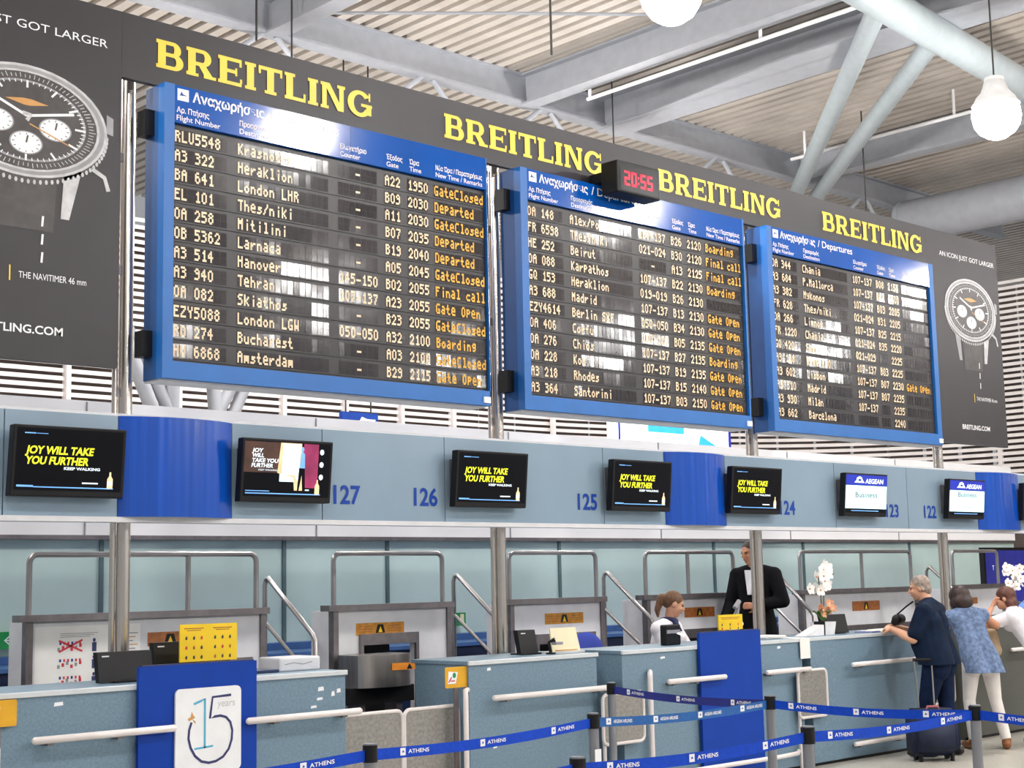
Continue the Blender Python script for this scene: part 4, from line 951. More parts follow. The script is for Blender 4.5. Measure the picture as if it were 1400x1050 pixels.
def exit_sign(x0, x1, z0, z1, label):
    t = thing('exit_sign', label, 'exit sign', ((x0+x1)/2, 12.45, z0), None)
    b = MB(); b.box(x0, x1, 12.42, 12.46, z0, z1, 'green'); b.build('plate', t)
    b = MB(); xc = (x0+x1)/2; zc = (z0+z1)/2; h = z1-z0
    b.strip([(xc-0.02, zc), (xc+0.09, zc)], 0.012, 12.418, 'white'); b.strip([(xc+0.02, zc+0.035), (xc-0.025, zc), (xc+0.02, zc-0.035)], 0.012, 12.418, 'white')
    b.strip([(x1-0.06, zc-0.04), (x1-0.03, zc), (x1-0.04, zc+0.03), (x1-0.01, zc+0.02)], 0.012, 12.418, 'white'); b.rect(x0+0.005, x0+0.07, z0+0.01, z1-0.01, 12.418, 'paper'); b.build('symbols', t)
exit_sign(5.55, 5.88, 1.265, 1.41, 'green exit sign with a white arrow at the left edge')
for (xx, lab) in ((8.98, 'small green light plate left of the open drum unit'), (10.83, 'small green light plate left of the second pole')):
    t = thing('indicator_plate', lab, 'sign', (xx+0.05, 12.45, 1.28))
    b = MB(); b.box(xx, xx+0.11, 12.42, 12.46, 1.28, 1.42, 'green'); b.build('plate', t)
    b = MB(); b.rect(xx+0.03, xx+0.085, 1.295, 1.405, 12.418, 'cream'); b.build('window', t)

# papers, orchid, small stuff on the fourth desk
b = MB(); b.box(11.47, 11.62, 8.376, 8.380, 0.985, 1.17, 'paper'); b.box(11.47, 11.62, 8.376, 8.60, 1.169, 1.172, 'paper'); tag(b.build('paper_sheet', origin=(11.54, 8.38, 0.98)), 'white paper sheet hanging over the edge of the third desk', 'paper')
for (x0, x1, y0, y1, z0, z1, m_, lab) in ((11.30, 11.62, 8.62, 8.86, 1.173, 1.195, 'paper', 'low stack of white papers left of the orchid'), (13.05, 13.5, 8.5, 8.72, 1.169, 1.19, 'cream', 'grey and cream papers spread in front of the grey haired man'), (12.82, 13.0, 8.5, 8.7, 1.169, 1.185, 'chairblue', 'thin blue booklet right of the black monitor by the orchid')):
    b = MB()
    for k in range(4): b.box(x0+0.01*k, x1-0.012*k, y0+0.008*(k % 2), y1, z0+(z1-z0)*k/4, z0+(z1-z0)*(k+1)/4, m_ if k % 2 == 0 else 'paper')
    tag(b.build('paper_stack', origin=((x0+x1)/2, (y0+y1)/2, z0)), lab, 'papers')
t = thing('paper_holder', 'white sloping paper holder just left of the orchid pot', 'holder', (12.02, 8.65, 1.168))
b = MB(); b.faces([(11.86, 8.60, 1.17), (12.17, 8.60, 1.17), (12.17, 8.60, 1.27), (11.86, 8.72, 1.17), (12.17, 8.72, 1.17), (12.17, 8.72, 1.27)], [(0, 1, 2), (5, 4, 3), (0, 2, 5, 3), (1, 4, 5, 2), (0, 3, 4, 1)], 'potwhite'); b.build('wedge', t)
b = MB(); b.box(12.175, 12.19, 8.60, 8.72, 1.168, 1.30, 'black'); b.build('edge', t)
def orchid(x, y, z, label, hgt, sp, peach):
    rr = random.Random(int(x*10)); t = thing('orchid_plant', label, 'orchid', (x, y, z))
    b = MB(); b.faces([(x-.075, y-.075, z), (x+.075, y-.075, z), (x+.075, y+.075, z), (x-.075, y+.075, z), (x-.09, y-.09, z+.125), (x+.09, y-.09, z+.125), (x+.09, y+.09, z+.125), (x-.09, y+.09, z+.125)], [(3, 2, 1, 0), (4, 5, 6, 7), (0, 1, 5, 4), (1, 2, 6, 5), (2, 3, 7, 6), (3, 0, 4, 7)], 'potwhite'); b.build('pot', t)
    for k in range(11):
        a = 2*PI*k/11+0.3; L = 0.15+0.06*rr.random(); b = MB(); pts = []
        d = Vector((math.cos(a), math.sin(a), 0)); s = Vector((-math.sin(a), math.cos(a), 0)); vs = []; n = 6
        for i in range(n+1):
            q = i/n; w = 0.022*math.sin(PI*min(1, q*0.9+0.1)); c = Vector((x, y, z+0.12))+d*L*q*0.75+Vector((0, 0, 0.11*math.sin(q*2.2)))
            vs += [c-s*w, c+s*w+Vector((0, 0, 0.004))]
        b.faces(vs, [(2*i, 2*i+1, 2*i+3, 2*i+2) for i in range(n)], 'leaf', True); b.build('leaf', t)
    stems = []
    for sx in (-0.02, 0.035):
        top = (x+sx*2.2, y, z+hgt); b = MB(); b.tube([(x+sx*0.3, y, z+0.12), (x+sx, y, z+0.12+hgt*0.5), top, (top[0]+sx*2, y-0.05, top[2]+0.04)], 0.006, 'stem', 6); b.build('stem', t); stems.append(top)
    def flower(cx, cy, cz, r, m):
        b = MB(); n = 5
        nd = Vector((rr.uniform(-.7, .5), -1, rr.uniform(-.2, .4))).normalized(); uu = nd.cross(Vector((0, 0, 1))).normalized(); ww = uu.cross(nd)
        for k in range(n):
            a = 2*PI*k/n+rr.random()*0.4; dd = uu*math.cos(a)+ww*math.sin(a); ss = uu*-math.sin(a)+ww*math.cos(a); c = Vector((cx, cy, cz)); vs = [c]
            for i in range(1, 9): q = 2*PI*i/9; vs.append(c+dd*r*(0.55-0.55*math.cos(q))+ss*r*0.48*math.sin(q)+nd*0.012*(1-math.cos(q)))
            b.face(vs, m)
        b.sphere((cx+nd.x*0.01, cy+nd.y*0.01, cz), 0.009, 'peach' if m == 'petal' else 'petal', 8, 5)
        b.build('blossom', t)
    for i in range(sp):
        s_ = stems[i % 2]; flower(s_[0]+rr.uniform(-0.13, 0.15), y+rr.uniform(-0.07, 0.05), s_[2]+rr.uniform(-0.12, 0.13), 0.055, 'petal')
    if peach:
        for i in range(9): flower(x+rr.uniform(-0.09, 0.09), y-0.03+rr.uniform(-0.06, 0.05), z+0.22+rr.uniform(-0.03, 0.08), 0.042, 'peach')
orchid(12.30, 8.70, 1.168, 'white orchid with peach flowers in a square white pot', 0.55, 16, True)
orchid(15.85, 8.62, 1.168, 'white orchid in front of the blue screen, above the woman in white shirt', 0.50, 18, False)
t = thing('desk_microphone', 'small white device on a thin grey stem left of the third pole', 'device', (11.2, 8.85, 1.168))
b = MB(); b.cyl(11.17, 8.85, 1.168, 1.20, 0.06, 'potwhite', 20); b.sphere((11.17, 8.85, 1.31), (0.055, 0.05, 0.035), 'potwhite'); b.build('base', t)
b = MB(); b.tube([(11.17, 8.85, 1.2), (11.165, 8.85, 1.40), (11.19, 8.85, 1.49)], 0.014, 'greyprint', 10); b.tube([(11.13, 8.85, 1.46), (11.20, 8.85, 1.52)], 0.022, 'greyprint', 10); b.build('stem', t)
t = thing('office_chair', 'blue rounded chair back showing above the third desk', 'chair', (9.72, 9.6, 0.32))
b = MB(); b.sphere((9.85, 9.55, 1.08), (0.24, 0.05, 0.20), 'chairblue', 20, 10); b.build('backrest', t)
b = MB(); b.rbox(9.63, 10.07, 9.62, 10.0, 0.74, 0.82, 'chairblue', 0.02); b.build('seat', t)
b = MB(); b.cyl(9.85, 9.81, 0.36, 0.74, 0.03, 'black', 14); b.build('column', t)
b = MB()
for k in range(5): b.tube([(9.85, 9.81, 0.39), (9.85+0.24*math.cos(k*1.257), 9.81+0.24*math.sin(k*1.257), 0.345)], 0.018, 'black', 8)
b.build('base', t)
# blue screen at the right
t = thing('advert_screen', 'large dark blue screen behind the orchid at the right edge', 'screen', (19.0, 10.3, 0.32))
b = MB(); b.box(18.24, 20.2, 10.3, 10.36, 1.20, 2.06, 'black'); b.build('case', t)
b = MB(); b.rect(18.29, 20.15, 1.24, 2.02, 10.297, 'scr_navy'); b.poly([(19.0, 1.24), (20.15, 1.24), (20.15, 1.5), (19.6, 1.45), (19.2, 1.33)], 10.2965, 'cloudwhite')
b.build('display', t)
b = MB(); b.text('ITE', 19.06, 1.76, 0.06, 10.295, 'scr_white', width=0.17); b.build('lettering', t); b = MB(); b.text('T', 18.45, 1.76, 0.06, 10.295, 'scr_white'); b.build('lettering', t); b = MB(); b.rect(19.06, 19.15, 1.66, 1.68, 10.295, 'scr_white'); b.build('underline', t)
b = MB(); b.box(18.6, 18.7, 10.36, 10.45, 0.32, 1.5, 'black'); b.box(19.8, 19.9, 10.36, 10.45, 0.32, 1.5, 'black'); b.build('legs', t)

# ------------------------------------------------------------------ queue barriers
def belt(parent, a, b_, m, words, n):
    """webbing between two posts: a thin vertical band, with printed white marks"""
    A, B_ = Vector(a), Vector(b_); d = (B_-A); L = d.length; d.normalize(); nrm = Vector((d.y, -d.x, 0))
    mb = MB(); k = 12; th = 0.0015; top = []; 
    def pt(q, v, off): 
        p = A+(B_-A)*q; return Vector((p.x, p.y, 0.895-0.025*math.sin(PI*q)+v))+nrm*off
    for s in (1, -1):
        vs = []
        for i in range(k+1): vs += [pt(i/k, -0.028, th*s), pt(i/k, 0.028, th*s)]
        mb.faces(vs, [((2*i, 2*i+2, 2*i+3, 2*i+1) if s > 0 else (2*i, 2*i+1, 2*i+3, 2*i+2)) for i in range(k)], m)
    o = mb.build('belt', parent)
    V, F = text_geo(words, 0.02); xs = [p[0] for p in V]; ys = [p[1] for p in V]; w = 0.16; h = 0.021
    g = MB()
    cam_side = 1 if nrm.dot(Vector((0, 0, 1.75))-A) > 0 else -1
    dirn = 1 if cam_side > 0 else -1
    def put(u, v, q0): 
        q = q0+dirn*u/L; p = pt(q, v, th*cam_side*2.2); return p
    for i in range(n):
        q0 = (i+0.5)/n-0.1/L*dirn
        vs = [put(0.06+(p[0]-min(xs))/(max(xs)-min(xs))*w, -0.008+(p[1]-min(ys))/(max(ys)-min(ys))*h, q0) for p in V]
        g.faces(vs, F, 'white')
        sq = [(0.0, -0.014), (0.035, -0.014), (0.035, 0.021), (0.012, 0.021), (0.012, 0.004), (0.022, 0.004), (0.022, -0.003), (0.0, -0.003)]
        g.face([put(u, v, q0) for u, v in ([(0, -0.016), (0.04, -0.016), (0.04, 0.022), (0, 0.022)])], 'white')
        g.face([put(u, v, q0)+nrm*cam_side*0.0006 for u, v in ([(0.012, -0.002), (0.03, 0.0), (0.02, 0.012)])], m)
    g.build('belt_print', o)
def stanchion(x, y, label, lab_tag=False):
    t = thing('queue_barrier', label, 'barrier post', (x, y, 0), 'belt barrier posts')
    b = MB(); b.cyl(x, y, 0.012, 0.86, 0.031, 'post', 24); b.build('post', t)
    b = MB(); b.tube([(x, y, 0), (x, y, 0.015), (x, y, 0.03)], [0.17, 0.165, 0.05], 'post', 32); b.build('foot_plate', t)
    b = MB(); b.cyl(x, y, 0.86, 0.945, 0.038, 'black', 24); b.cyl(x, y, 0.945, 0.952, 0.032, 'post', 24); b.build('belt_head', t)
    if lab_tag: b = MB(); b.rect(x-0.03, x+0.025, 0.64, 0.74, y-0.034, 'white'); b.build('tag', t)
    return t
P1 = (4.75, 6.14, 0); P2 = (6.64, 6.39, 0); P4 = (8.26, 6.30, 0); P3 = (8.67, 8.14, 0); P5 = (6.70, 4.87, 0); P6 = (8.31, 4.81, 0); P2b = (4.97, 4.89, 0)
s1 = stanchion(P1[0], P1[1], 'barrier post farthest left, in front of the gate flaps')
s2 = stanchion(P2[0], P2[1], 'barrier post with a white tag, in front of the second desk', True)
s3 = stanchion(P3[0], P3[1], 'tall looking barrier post standing closest to the second desk bar')
s4 = stanchion(P4[0], P4[1], 'barrier post in front of the third desk, right of the plain blue panel')
s5 = stanchion(P5[0], P5[1], 'barrier post in the front row, below the hanging white paper')
s6 = stanchion(P6[0], P6[1], 'barrier post before the woman in white trousers, right of the suitcase')
s7 = stanchion(P2b[0], P2b[1], 'barrier post cut off by the bottom edge in the middle')
belt(s1, P1, (2.6, 5.95, 0), 'belt', 'ATHENS', 3); belt(s1, P1, P2, 'belt', 'ATHENS', 3); belt(s2, P2, P4, 'beltteal', 'AEGEAN AIRLINES', 4)
belt(s3, P3, P4, 'beltnavy', 'ATHENS', 3); belt(s4, P4, P6, 'belt', 'ATHENS', 3); belt(s6, P6, (8.05, 3.2, 0), 'belt', 'ATHENS', 3)
belt(s5, P5, P6, 'belt', 'ATHENS', 3); belt(s7, P2b, P5, 'belt', 'ATHENS', 3); belt(s7, P2b, (3.2, 4.8, 0), 'belt', 'ATHENS', 3)
# ------------------------------------------------------------------ people
def capsule(mb, p, q, r1, r2, m='skin', seg=14, flat=1.0, flatdir=None):
    """closed tapered capsule; flat < 1 squeezes the section along flatdir"""
    p, q = Vector(p), Vector(q); d = q-p
    if d.length < 1e-5: d = Vector((0, 0, 1e-4))
    L = d.length; d.normalize()
    a = flatdir if flatdir is not None else (Vector((0, 0, 1)) if abs(d.z) < 0.9 else Vector((0, 1, 0)))
    w = (a-d*a.dot(d)).normalized(); u = d.cross(w)
    prof = []
    for i in range(6): t = PI/2*i/5; prof.append((-r1*math.cos(t), r1*math.sin(t)))
    for i in range(6): t = PI/2*i/5; prof.append((L+r2*math.sin(t), r2*math.cos(t)))
    vs = [p+d*prof[0][0]]
    for (h, r) in prof[1:-1]:
        for k in range(seg):
            an = 2*PI*k/seg; vs.append(p+d*h+u*(r*math.cos(an))+w*(r*math.sin(an)*flat))
    vs.append(p+d*prof[-1][0]); n = len(prof)-2
    fs = [(0, 1+(k+1) % seg, 1+k) for k in range(seg)]
    for i in range(n-1):
        for k in range(seg):
            l = (k+1) % seg; fs.append((1+i*seg+k, 1+i*seg+l, 1+(i+1)*seg+l, 1+(i+1)*seg+k))
    N = len(vs)-1; fs += [(N, 1+(n-1)*seg+k, 1+(n-1)*seg+(k+1) % seg) for k in range(seg)]
    mb.faces(vs, fs, m, True)

def ellipsoid(mb, c, r, m='skin', rot=None):
    k = MB(); k.sphere((0, 0, 0), r, m, 18, 12)
    R = rot if rot is not None else Matrix.Identity(3)
    mb.faces([R @ Vector(v)+Vector(c) for v in k.v], k.f, m, True)

def fuse(mb, name, m, parent, voxel, smooth=6, cut=None):
    """fuse overlapping closed shapes into one continuous smooth surface"""
    o = mb.build(name+'_raw', None, origin=ORIG[parent.name])
    rm = o.modifiers.new('r', 'REMESH'); rm.mode = 'VOXEL'; rm.voxel_size = voxel; rm.use_smooth_shade = True
    sm = o.modifiers.new('s', 'SMOOTH'); sm.factor = 0.5; sm.iterations = smooth
    dg = bpy.context.evaluated_depsgraph_get(); dg.update()
    me = bpy.data.meshes.new_from_object(o.evaluated_get(dg))
    old = o.data; bpy.data.objects.remove(o); bpy.data.meshes.remove(old)
    if cut:
        bm = bmesh.new(); bm.from_mesh(me)
        for co, no in cut:
            bmesh.ops.bisect_plane(bm, geom=bm.verts[:]+bm.edges[:]+bm.faces[:], plane_co=Vector(co)-Vector(ORIG[parent.name]), plane_no=no, clear_outer=True)
            hole = [e for e in bm.edges if e.is_boundary]
            if hole: bmesh.ops.holes_fill(bm, edges=hole, sides=0)
        bm.to_mesh(me); bm.free()
    me.name = name; me.materials.clear(); me.materials.append(M[m])
    for p in me.polygons: p.use_smooth = True; p.material_index = 0
    n = bpy.data.objects.new(name, me); C.objects.link(n); n.parent = parent; ORIG[n.name] = ORIG[parent.name]
    return n

def hand(mb, wrist, dirv, palm_n, thumb_side, curl=0.5, s=1.0):
    """palm, four unequal bent fingers and a thumb leaving the side of the palm"""
    w = Vector(wrist); d = Vector(dirv).normalized(); n = Vector(palm_n); n = (n-d*n.dot(d)).normalized(); a = d.cross(n)*thumb_side
    for k in (-0.022, 0, 0.022): capsule(mb, w+d*0.015+a*k*0.6*s, w+d*0.085*s+a*k*s, 0.017*s, 0.015*s)
    for i, (off, L) in enumerate(((0.030, 0.070), (0.011, 0.080), (-0.009, 0.074), (-0.028, 0.058))):
        b0 = w+d*0.088*s+a*off*s; ang = curl*0.7; c1 = (d*math.cos(ang)+n*math.sin(ang)); c2 = (d*math.cos(ang*2.3)+n*math.sin(ang*2.3)); c3 = (d*math.cos(ang*3.2)+n*math.sin(ang*3.2))
        p1 = b0+c1*L*0.45*s; p2 = p1+c2*L*0.32*s; p3 = p2+c3*L*0.23*s
        capsule(mb, b0, p1, 0.0095*s, 0.009*s); capsule(mb, p1, p2, 0.009*s, 0.0082*s); capsule(mb, p2, p3, 0.0082*s, 0.007*s)
    t0 = w+d*0.03*s+a*0.028*s; t1 = t0+(d*0.6+a*0.75+n*0.25).normalized()*0.042*s; t2 = t1+(d*0.9+a*0.25+n*0.45).normalized()*0.03*s
    capsule(mb, t0, t1, 0.0135*s, 0.011*s); capsule(mb, t1, t2, 0.011*s, 0.009*s)

class Fig:
    def __init__(self, name, label, loc, heading, skin='skin', bulk=1.0):
        self.o = Vector(loc); self.h = math.radians(heading); self.skin = skin; self.k = bulk
        self.t = thing(name, label, 'person', loc); self.J = {}
        self.f = Vector((math.sin(self.h), math.cos(self.h), 0)); self.r = Vector((math.cos(self.h), -math.sin(self.h), 0))
    def P(self, x, y, z): return self.o+self.r*x+self.f*y+Vector((0, 0, z))
    def set(self, **kw):
        for n, v in kw.items(): self.J[n] = self.P(*v)
    def head_rot(self, turn, nod, tilt):
        # head axes: x right, y forward, z up, after turning (towards right +), nodding (down +) and tilting
        hh = self.h+math.radians(turn)
        R = Matrix.Rotation(-hh, 3, 'Z') @ Matrix.Rotation(-math.radians(nod), 3, 'X') @ Matrix.Rotation(math.radians(tilt), 3, 'Y')
        return R
    def body(self, hands, turn=0, nod=0, tilt=0, legs=True, female=False, shoes_cover=True):
        J = self.J; mb = MB(); k = self.k
        R = self.head_rot(turn, nod, tilt); self.R = R; hc = J['head']; H = lambda x, y, z: hc+R @ Vector((x, y, z)); self.H = H
        # head: skull, face, jaw, nose, brow, ears
        ellipsoid(mb, H(0, -0.012, 0.025), (0.076, 0.094, 0.088), rot=R); ellipsoid(mb, H(0, 0.022, -0.03), (0.062, 0.068, 0.078), rot=R)
        ellipsoid(mb, H(0, 0.048, -0.082), (0.036, 0.036, 0.030), rot=R)
        capsule(mb, H(0, 0.088, 0.012), H(0, 0.108, -0.022), 0.009, 0.014); ellipsoid(mb, H(0, 0.094, -0.028), (0.017, 0.012, 0.009), rot=R)
        for s in (-1, 1):
            ellipsoid(mb, H(0.078*s, -0.008, -0.008), (0.011, 0.02, 0.032), rot=R); ellipsoid(mb, H(0.032*s, 0.078, 0.026), (0.022, 0.012, 0.008), rot=R); ellipsoid(mb, H(0.034*s, 0.066, -0.024), (0.02, 0.018, 0.018), rot=R)
        ellipsoid(mb, H(0, 0.086, -0.056), (0.022, 0.010, 0.009), rot=R)
        nr = 0.05 if female else 0.058
        capsule(mb, J['neck'], H(0, -0.012, -0.05), nr*1.08, nr*0.96)
        # torso
        ff = self.f; g = lambda a, b, t: J[a].lerp(J[b], t)
        sl, sr = J['shoulder_l'], J['shoulder_r']
        capsule(mb, sl, sr, 0.062, 0.062); capsule(mb, J['neck'], g('neck', 'shoulder_l', 0.8), nr, 0.055); capsule(mb, J['neck'], g('neck', 'shoulder_r', 0.8), nr, 0.055)
        wch = 0.085 if female else 0.10
        for s, sh in ((-1, sl), (1, sr)):
            c = J['chest']+self.r*s*wch*k*0.9; wv = J['waist']+self.r*s*0.065*k; hv = J['pelvis']+self.r*s*0.085*k
            capsule(mb, sh.lerp(J['chest'], 0.35), c, 0.075, 0.105*k); capsule(mb, c, wv, 0.105*k, 0.095*k); capsule(mb, wv, hv, 0.095*k, 0.108*k)
        if female:
            for s in (-1, 1): ellipsoid(mb, J['chest']+self.r*s*0.075+ff*0.085, (0.062, 0.062, 0.062))
        # arms
        for S in 'lr':
            a, e, w = J['shoulder_'+S], J['elbow_'+S], J['wrist_'+S]
            rr_ = (0.048, 0.040, 0.038, 0.026) if female else (0.058, 0.046, 0.045, 0.031)
            capsule(mb, a, e, rr_[0], rr_[1]); capsule(mb, e, e.lerp(w, 0.35), rr_[1], rr_[2]); capsule(mb, e.lerp(w, 0.35), w, rr_[2], rr_[3]); 
            d, n, cu = hands[S]; hand(mb, w, d, n, -1 if S == 'r' else 1, cu, 0.92 if female else 1.02)
        # legs
        if legs:
            for S, s in (('l', -1), ('r', 1)):
                h_, kn, an, to = J['hip_'+S], J['knee_'+S], J['ankle_'+S], J['toe_'+S]
                capsule(mb, h_, kn, 0.098*k, 0.058*k); capsule(mb, kn, kn.lerp(an, 0.35), 0.056*k, 0.055*k); capsule(mb, kn.lerp(an, 0.35), an, 0.055*k, 0.036); capsule(mb, an, to, 0.036, 0.028)
                heel = an+(an-to).normalized()*0.04; heel.z = 0.035+self.o.z; capsule(mb, an, heel, 0.036, 0.03)
        b = fuse(mb, 'body', self.skin, self.t, 0.0075, 4)
        # eyes and mouth
        e = MB()
        for s in (-1, 1): ellipsoid(e, H(0.032*s, 0.0815, 0.008), (0.013, 0.006, 0.007), 'eye', R)
        e.build('eyes', self.t)
        l_ = MB(); ellipsoid(l_, H(0, 0.094, -0.056), (0.021, 0.004, 0.006), 'lip', R); l_.build('mouth', self.t)
        return b
    def torso_cloth(self, name, m, sleeve, hem, grow=0.018, female=False, loose=0.0, collar=True, cut_z=None, belly=0.0):
        J = self.J; mb = MB(); k = self.k; g_ = grow; g = lambda a, b, t: J[a].lerp(J[b], t); sl, sr = J['shoulder_l'], J['shoulder_r']
        capsule(mb, sl, sr, 0.062+g_, 0.062+g_); nr = 0.055
        capsule(mb, J['neck'], g('neck', 'shoulder_l', 0.8), nr*0.9+g_, 0.055+g_); capsule(mb, J['neck'], g('neck', 'shoulder_r', 0.8), nr*0.9+g_, 0.055+g_)
        wch = 0.085 if female else 0.10; hemv = J['pelvis'].lerp(J['waist'], -hem)
        for s, sh in ((-1, sl), (1, sr)):
            c = J['chest']+self.r*s*wch*k*0.9; wv = J['waist']+self.r*s*0.07*k+self.f*belly*0.5; hv = J['pelvis']+self.r*s*0.09*k; hh = hemv+self.r*s*0.09*k
            capsule(mb, sh.lerp(J['chest'], 0.35), c, 0.075+g_, 0.105*k+g_); capsule(mb, c, wv, 0.105*k+g_, 0.098*k+g_+loose+belly*0.4); capsule(mb, wv, hv, 0.098*k+g_+loose+belly*0.4, 0.110*k+g_+loose); capsule(mb, hv, hh, 0.110*k+g_+loose, 0.112*k+g_+loose)
        if female:
            for s in (-1, 1): ellipsoid(mb, J['chest']+self.r*s*0.075+self.f*0.085, (0.062+g_, 0.062+g_, 0.062+g_))
        rs = (0.05, 0.042) if female else (0.06, 0.048)
        cuts = []
        for S in 'lr':
            a, e, w = J['shoulder_'+S], J['elbow_'+S], J['wrist_'+S]
            if sleeve > 0: 
                q = min(1, sleeve); capsule(mb, a, a.lerp(e, q), rs[0]+g_, rs[0]+(rs[1]-rs[0])*q+g_)
            if sleeve > 1:
                q = sleeve-1; capsule(mb, e, e.lerp(w, q), rs[1]+g_, rs[1]*0.85+g_*0.9)
        if cut_z is not None: cuts.append(((self.o.x, self.o.y, cut_z), (0, 0, -1)))
        return fuse(mb, name, m, self.t, 0.010, 5, cuts)
    def trousers(self, m, grow=0.014, to=0.92, name='trousers', rise=0.5, back=0.035):
        J = self.J; mb = MB(); k = self.k
        for S, s in (('l', -1), ('r', 1)):
            h_, kn, an = J['hip_'+S], J['knee_'+S], J['ankle_'+S]
            capsule(mb, J['pelvis'].lerp(J['waist'], rise)+self.r*s*0.075*k, J['pelvis']+self.r*s*0.085*k-self.f*back*0.6, 0.10*k+grow*0.5, 0.112*k+grow*0.5)
            capsule(mb, J['pelvis']+self.r*s*0.085*k-self.f*back, h_+Vector((0, 0, -0.05))-self.f*0.02, 0.105*k+grow, 0.10*k+grow)
            capsule(mb, h_, kn, 0.100*k+grow, 0.060*k+grow); q = kn.lerp(an, to); capsule(mb, kn, kn.lerp(an, 0.4), 0.060*k+grow, 0.056*k+grow); capsule(mb, kn.lerp(an, 0.4), q, 0.056*k+grow, 0.042+grow)
        return fuse(mb, name, m, self.t, 0.010, 4)
    def shoes(self, m):
        for S in 'lr':
            an, to = self.J['ankle_'+S], self.J['toe_'+S]; mb = MB(); z0 = self.o.z
            a = Vector((an.x, an.y, z0+0.045)); d = (to-an); d.z = 0; d.normalize(); b = Vector((to.x, to.y, z0+0.036))
            capsule(mb, a-d*0.045, a, 0.042, 0.046); capsule(mb, a, b, 0.046, 0.038); capsule(mb, b, b+d*0.03, 0.038, 0.032); capsule(mb, a+Vector((0, 0, 0.0)), an+Vector((0, 0, 0.0)), 0.046, 0.046)
            fuse(mb, 'shoe', m, self.t, 0.008, 3, [((0, 0, z0+0.003), (0, 0, -1))])
    def hair(self, m, pieces, voxel=0.008):
        mb = MB()
        for p in pieces:
            if p[0] == 'e': ellipsoid(mb, self.H(*p[1]), p[2], rot=self.R)
            else: capsule(mb, self.H(*p[1]), self.H(*p[2]), p[3], p[4])
        return fuse(mb, 'hair', m, self.t, voxel, 3)

# --- man with grey hair at the fourth desk, forearms on the worktop
F = Fig('person', 'grey haired man in a navy polo shirt leaning on the desk with a suitcase', (13.04, 7.93, 0), -14, 'skin', 1.08)
F.set(pelvis=(0, -0.02, 0.93), waist=(0, 0.01, 1.08), chest=(0, 0.03, 1.26), neck=(0, 0.045, 1.445), head=(0, 0.125, 1.60), shoulder_l=(-0.205, 0.03, 1.375), shoulder_r=(0.205, 0.03, 1.375),
      elbow_l=(-0.27, 0.13, 1.115), elbow_r=(0.26, 0.16, 1.12), wrist_l=(-0.13, 0.375, 1.205), wrist_r=(0.10, 0.40, 1.215),
      hip_l=(-0.10, -0.02, 0.88), hip_r=(0.10, -0.02, 0.88), knee_l=(-0.12, 0.08, 0.49), knee_r=(0.12, -0.04, 0.49), ankle_l=(-0.13, 0.06, 0.085), ankle_r=(0.13, -0.10, 0.085), toe_l=(-0.16, 0.22, 0.03), toe_r=(0.16, 0.06, 0.03))
F.body({'l': (F.f*0.8+F.r*0.5+Vector((0, 0, 0.15)), F.r*0.6+Vector((0, 0, -0.8)), 0.75), 'r': (F.f*0.8-F.r*0.5+Vector((0, 0, 0.1)), -F.r*0.6+Vector((0, 0, -0.8)), 0.7)}, turn=-12, nod=12)
F.torso_cloth('polo_shirt', 'navyshirt', 0.78, 0.45, 0.026, belly=0.05, loose=0.026, cut_z=0.87)
F.trousers('jeans', 0.014, 0.97, 'jeans'); F.shoes('shoeblack')
F.hair('hairgrey', [('e', (0, -0.022, 0.035), (0.081, 0.096, 0.088)), ('e', (0, -0.065, -0.02), (0.066, 0.048, 0.066)), ('c', (-0.074, -0.01, 0.02), (-0.072, -0.03, -0.03), 0.014, 0.016), ('c', (0.074, -0.01, 0.02), (0.072, -0.03, -0.03), 0.014, 0.016)])
b = MB(); capsule(b, F.P(-0.06, 0.125, 1.45), F.P(0.06, 0.125, 1.45), 0.028, 0.028, 'shoeblack'); capsule(b, F.P(-0.085, 0.05, 1.47), F.P(-0.05, 0.12, 1.45), 0.024, 0.026, 'shoeblack'); capsule(b, F.P(0.085, 0.05, 1.47), F.P(0.05, 0.12, 1.45), 0.024, 0.026, 'shoeblack'); fuse(b, 'collar', 'shoeblack', F.t, 0.008, 3)
t = thing('shoulder_pouch', 'black pouch held against the chest by the grey haired man', 'bag', tuple(F.P(-0.05, 0.30, 1.24)))
b = MB(); capsule(b, F.P(-0.10, 0.335, 1.30), F.P(0.05, 0.345, 1.30), 0.05, 0.05, 'black'); capsule(b, F.P(-0.10, 0.36, 1.27), F.P(0.05, 0.37, 1.27), 0.035, 0.035, 'black'); fuse(b, 'pouch', 'black', t, 0.01, 3)
b = MB(); b.tube([F.P(-0.10, 0.33, 1.345), F.P(-0.09, 0.24, 1.42), F.P(-0.11, 0.16, 1.47)], 0.008, 'black', 8); b.build('strap', t)

# --- his trolley suitcase
t = thing('suitcase', 'navy soft trolley suitcase standing behind the belt, handle pulled out', 'suitcase', (12.68, 7.80, 0))
sc_x, sc_y = 12.68, 7.80
def S(x, y, z):   # x: across the case, y: thickness
    a = math.radians(-38); return (sc_x+x*math.cos(a)-y*math.sin(a), sc_y+x*math.sin(a)+y*math.cos(a), z)
bm = bmesh.new(); bmesh.ops.create_cube(bm, size=1)
for v in bm.verts: v.co = Vector((v.co.x*0.45, v.co.y*0.24, v.co.z*0.43))
bmesh.ops.bevel(bm, geom=list(bm.edges), offset=0.045, segments=4, affect='EDGES')
for v in bm.verts: v.co = Vector(S(v.co.x, v.co.y, v.co.z+0.265))
b = MB(); b.bm(bm, 'suitcase', True); b.build('case', t)
bm = bmesh.new(); bmesh.ops.create_cube(bm, size=1)
for v in bm.verts: v.co = Vector((v.co.x*0.34, v.co.y*0.05, v.co.z*0.26))
bmesh.ops.bevel(bm, geom=list(bm.edges), offset=0.02, segments=3, affect='EDGES')
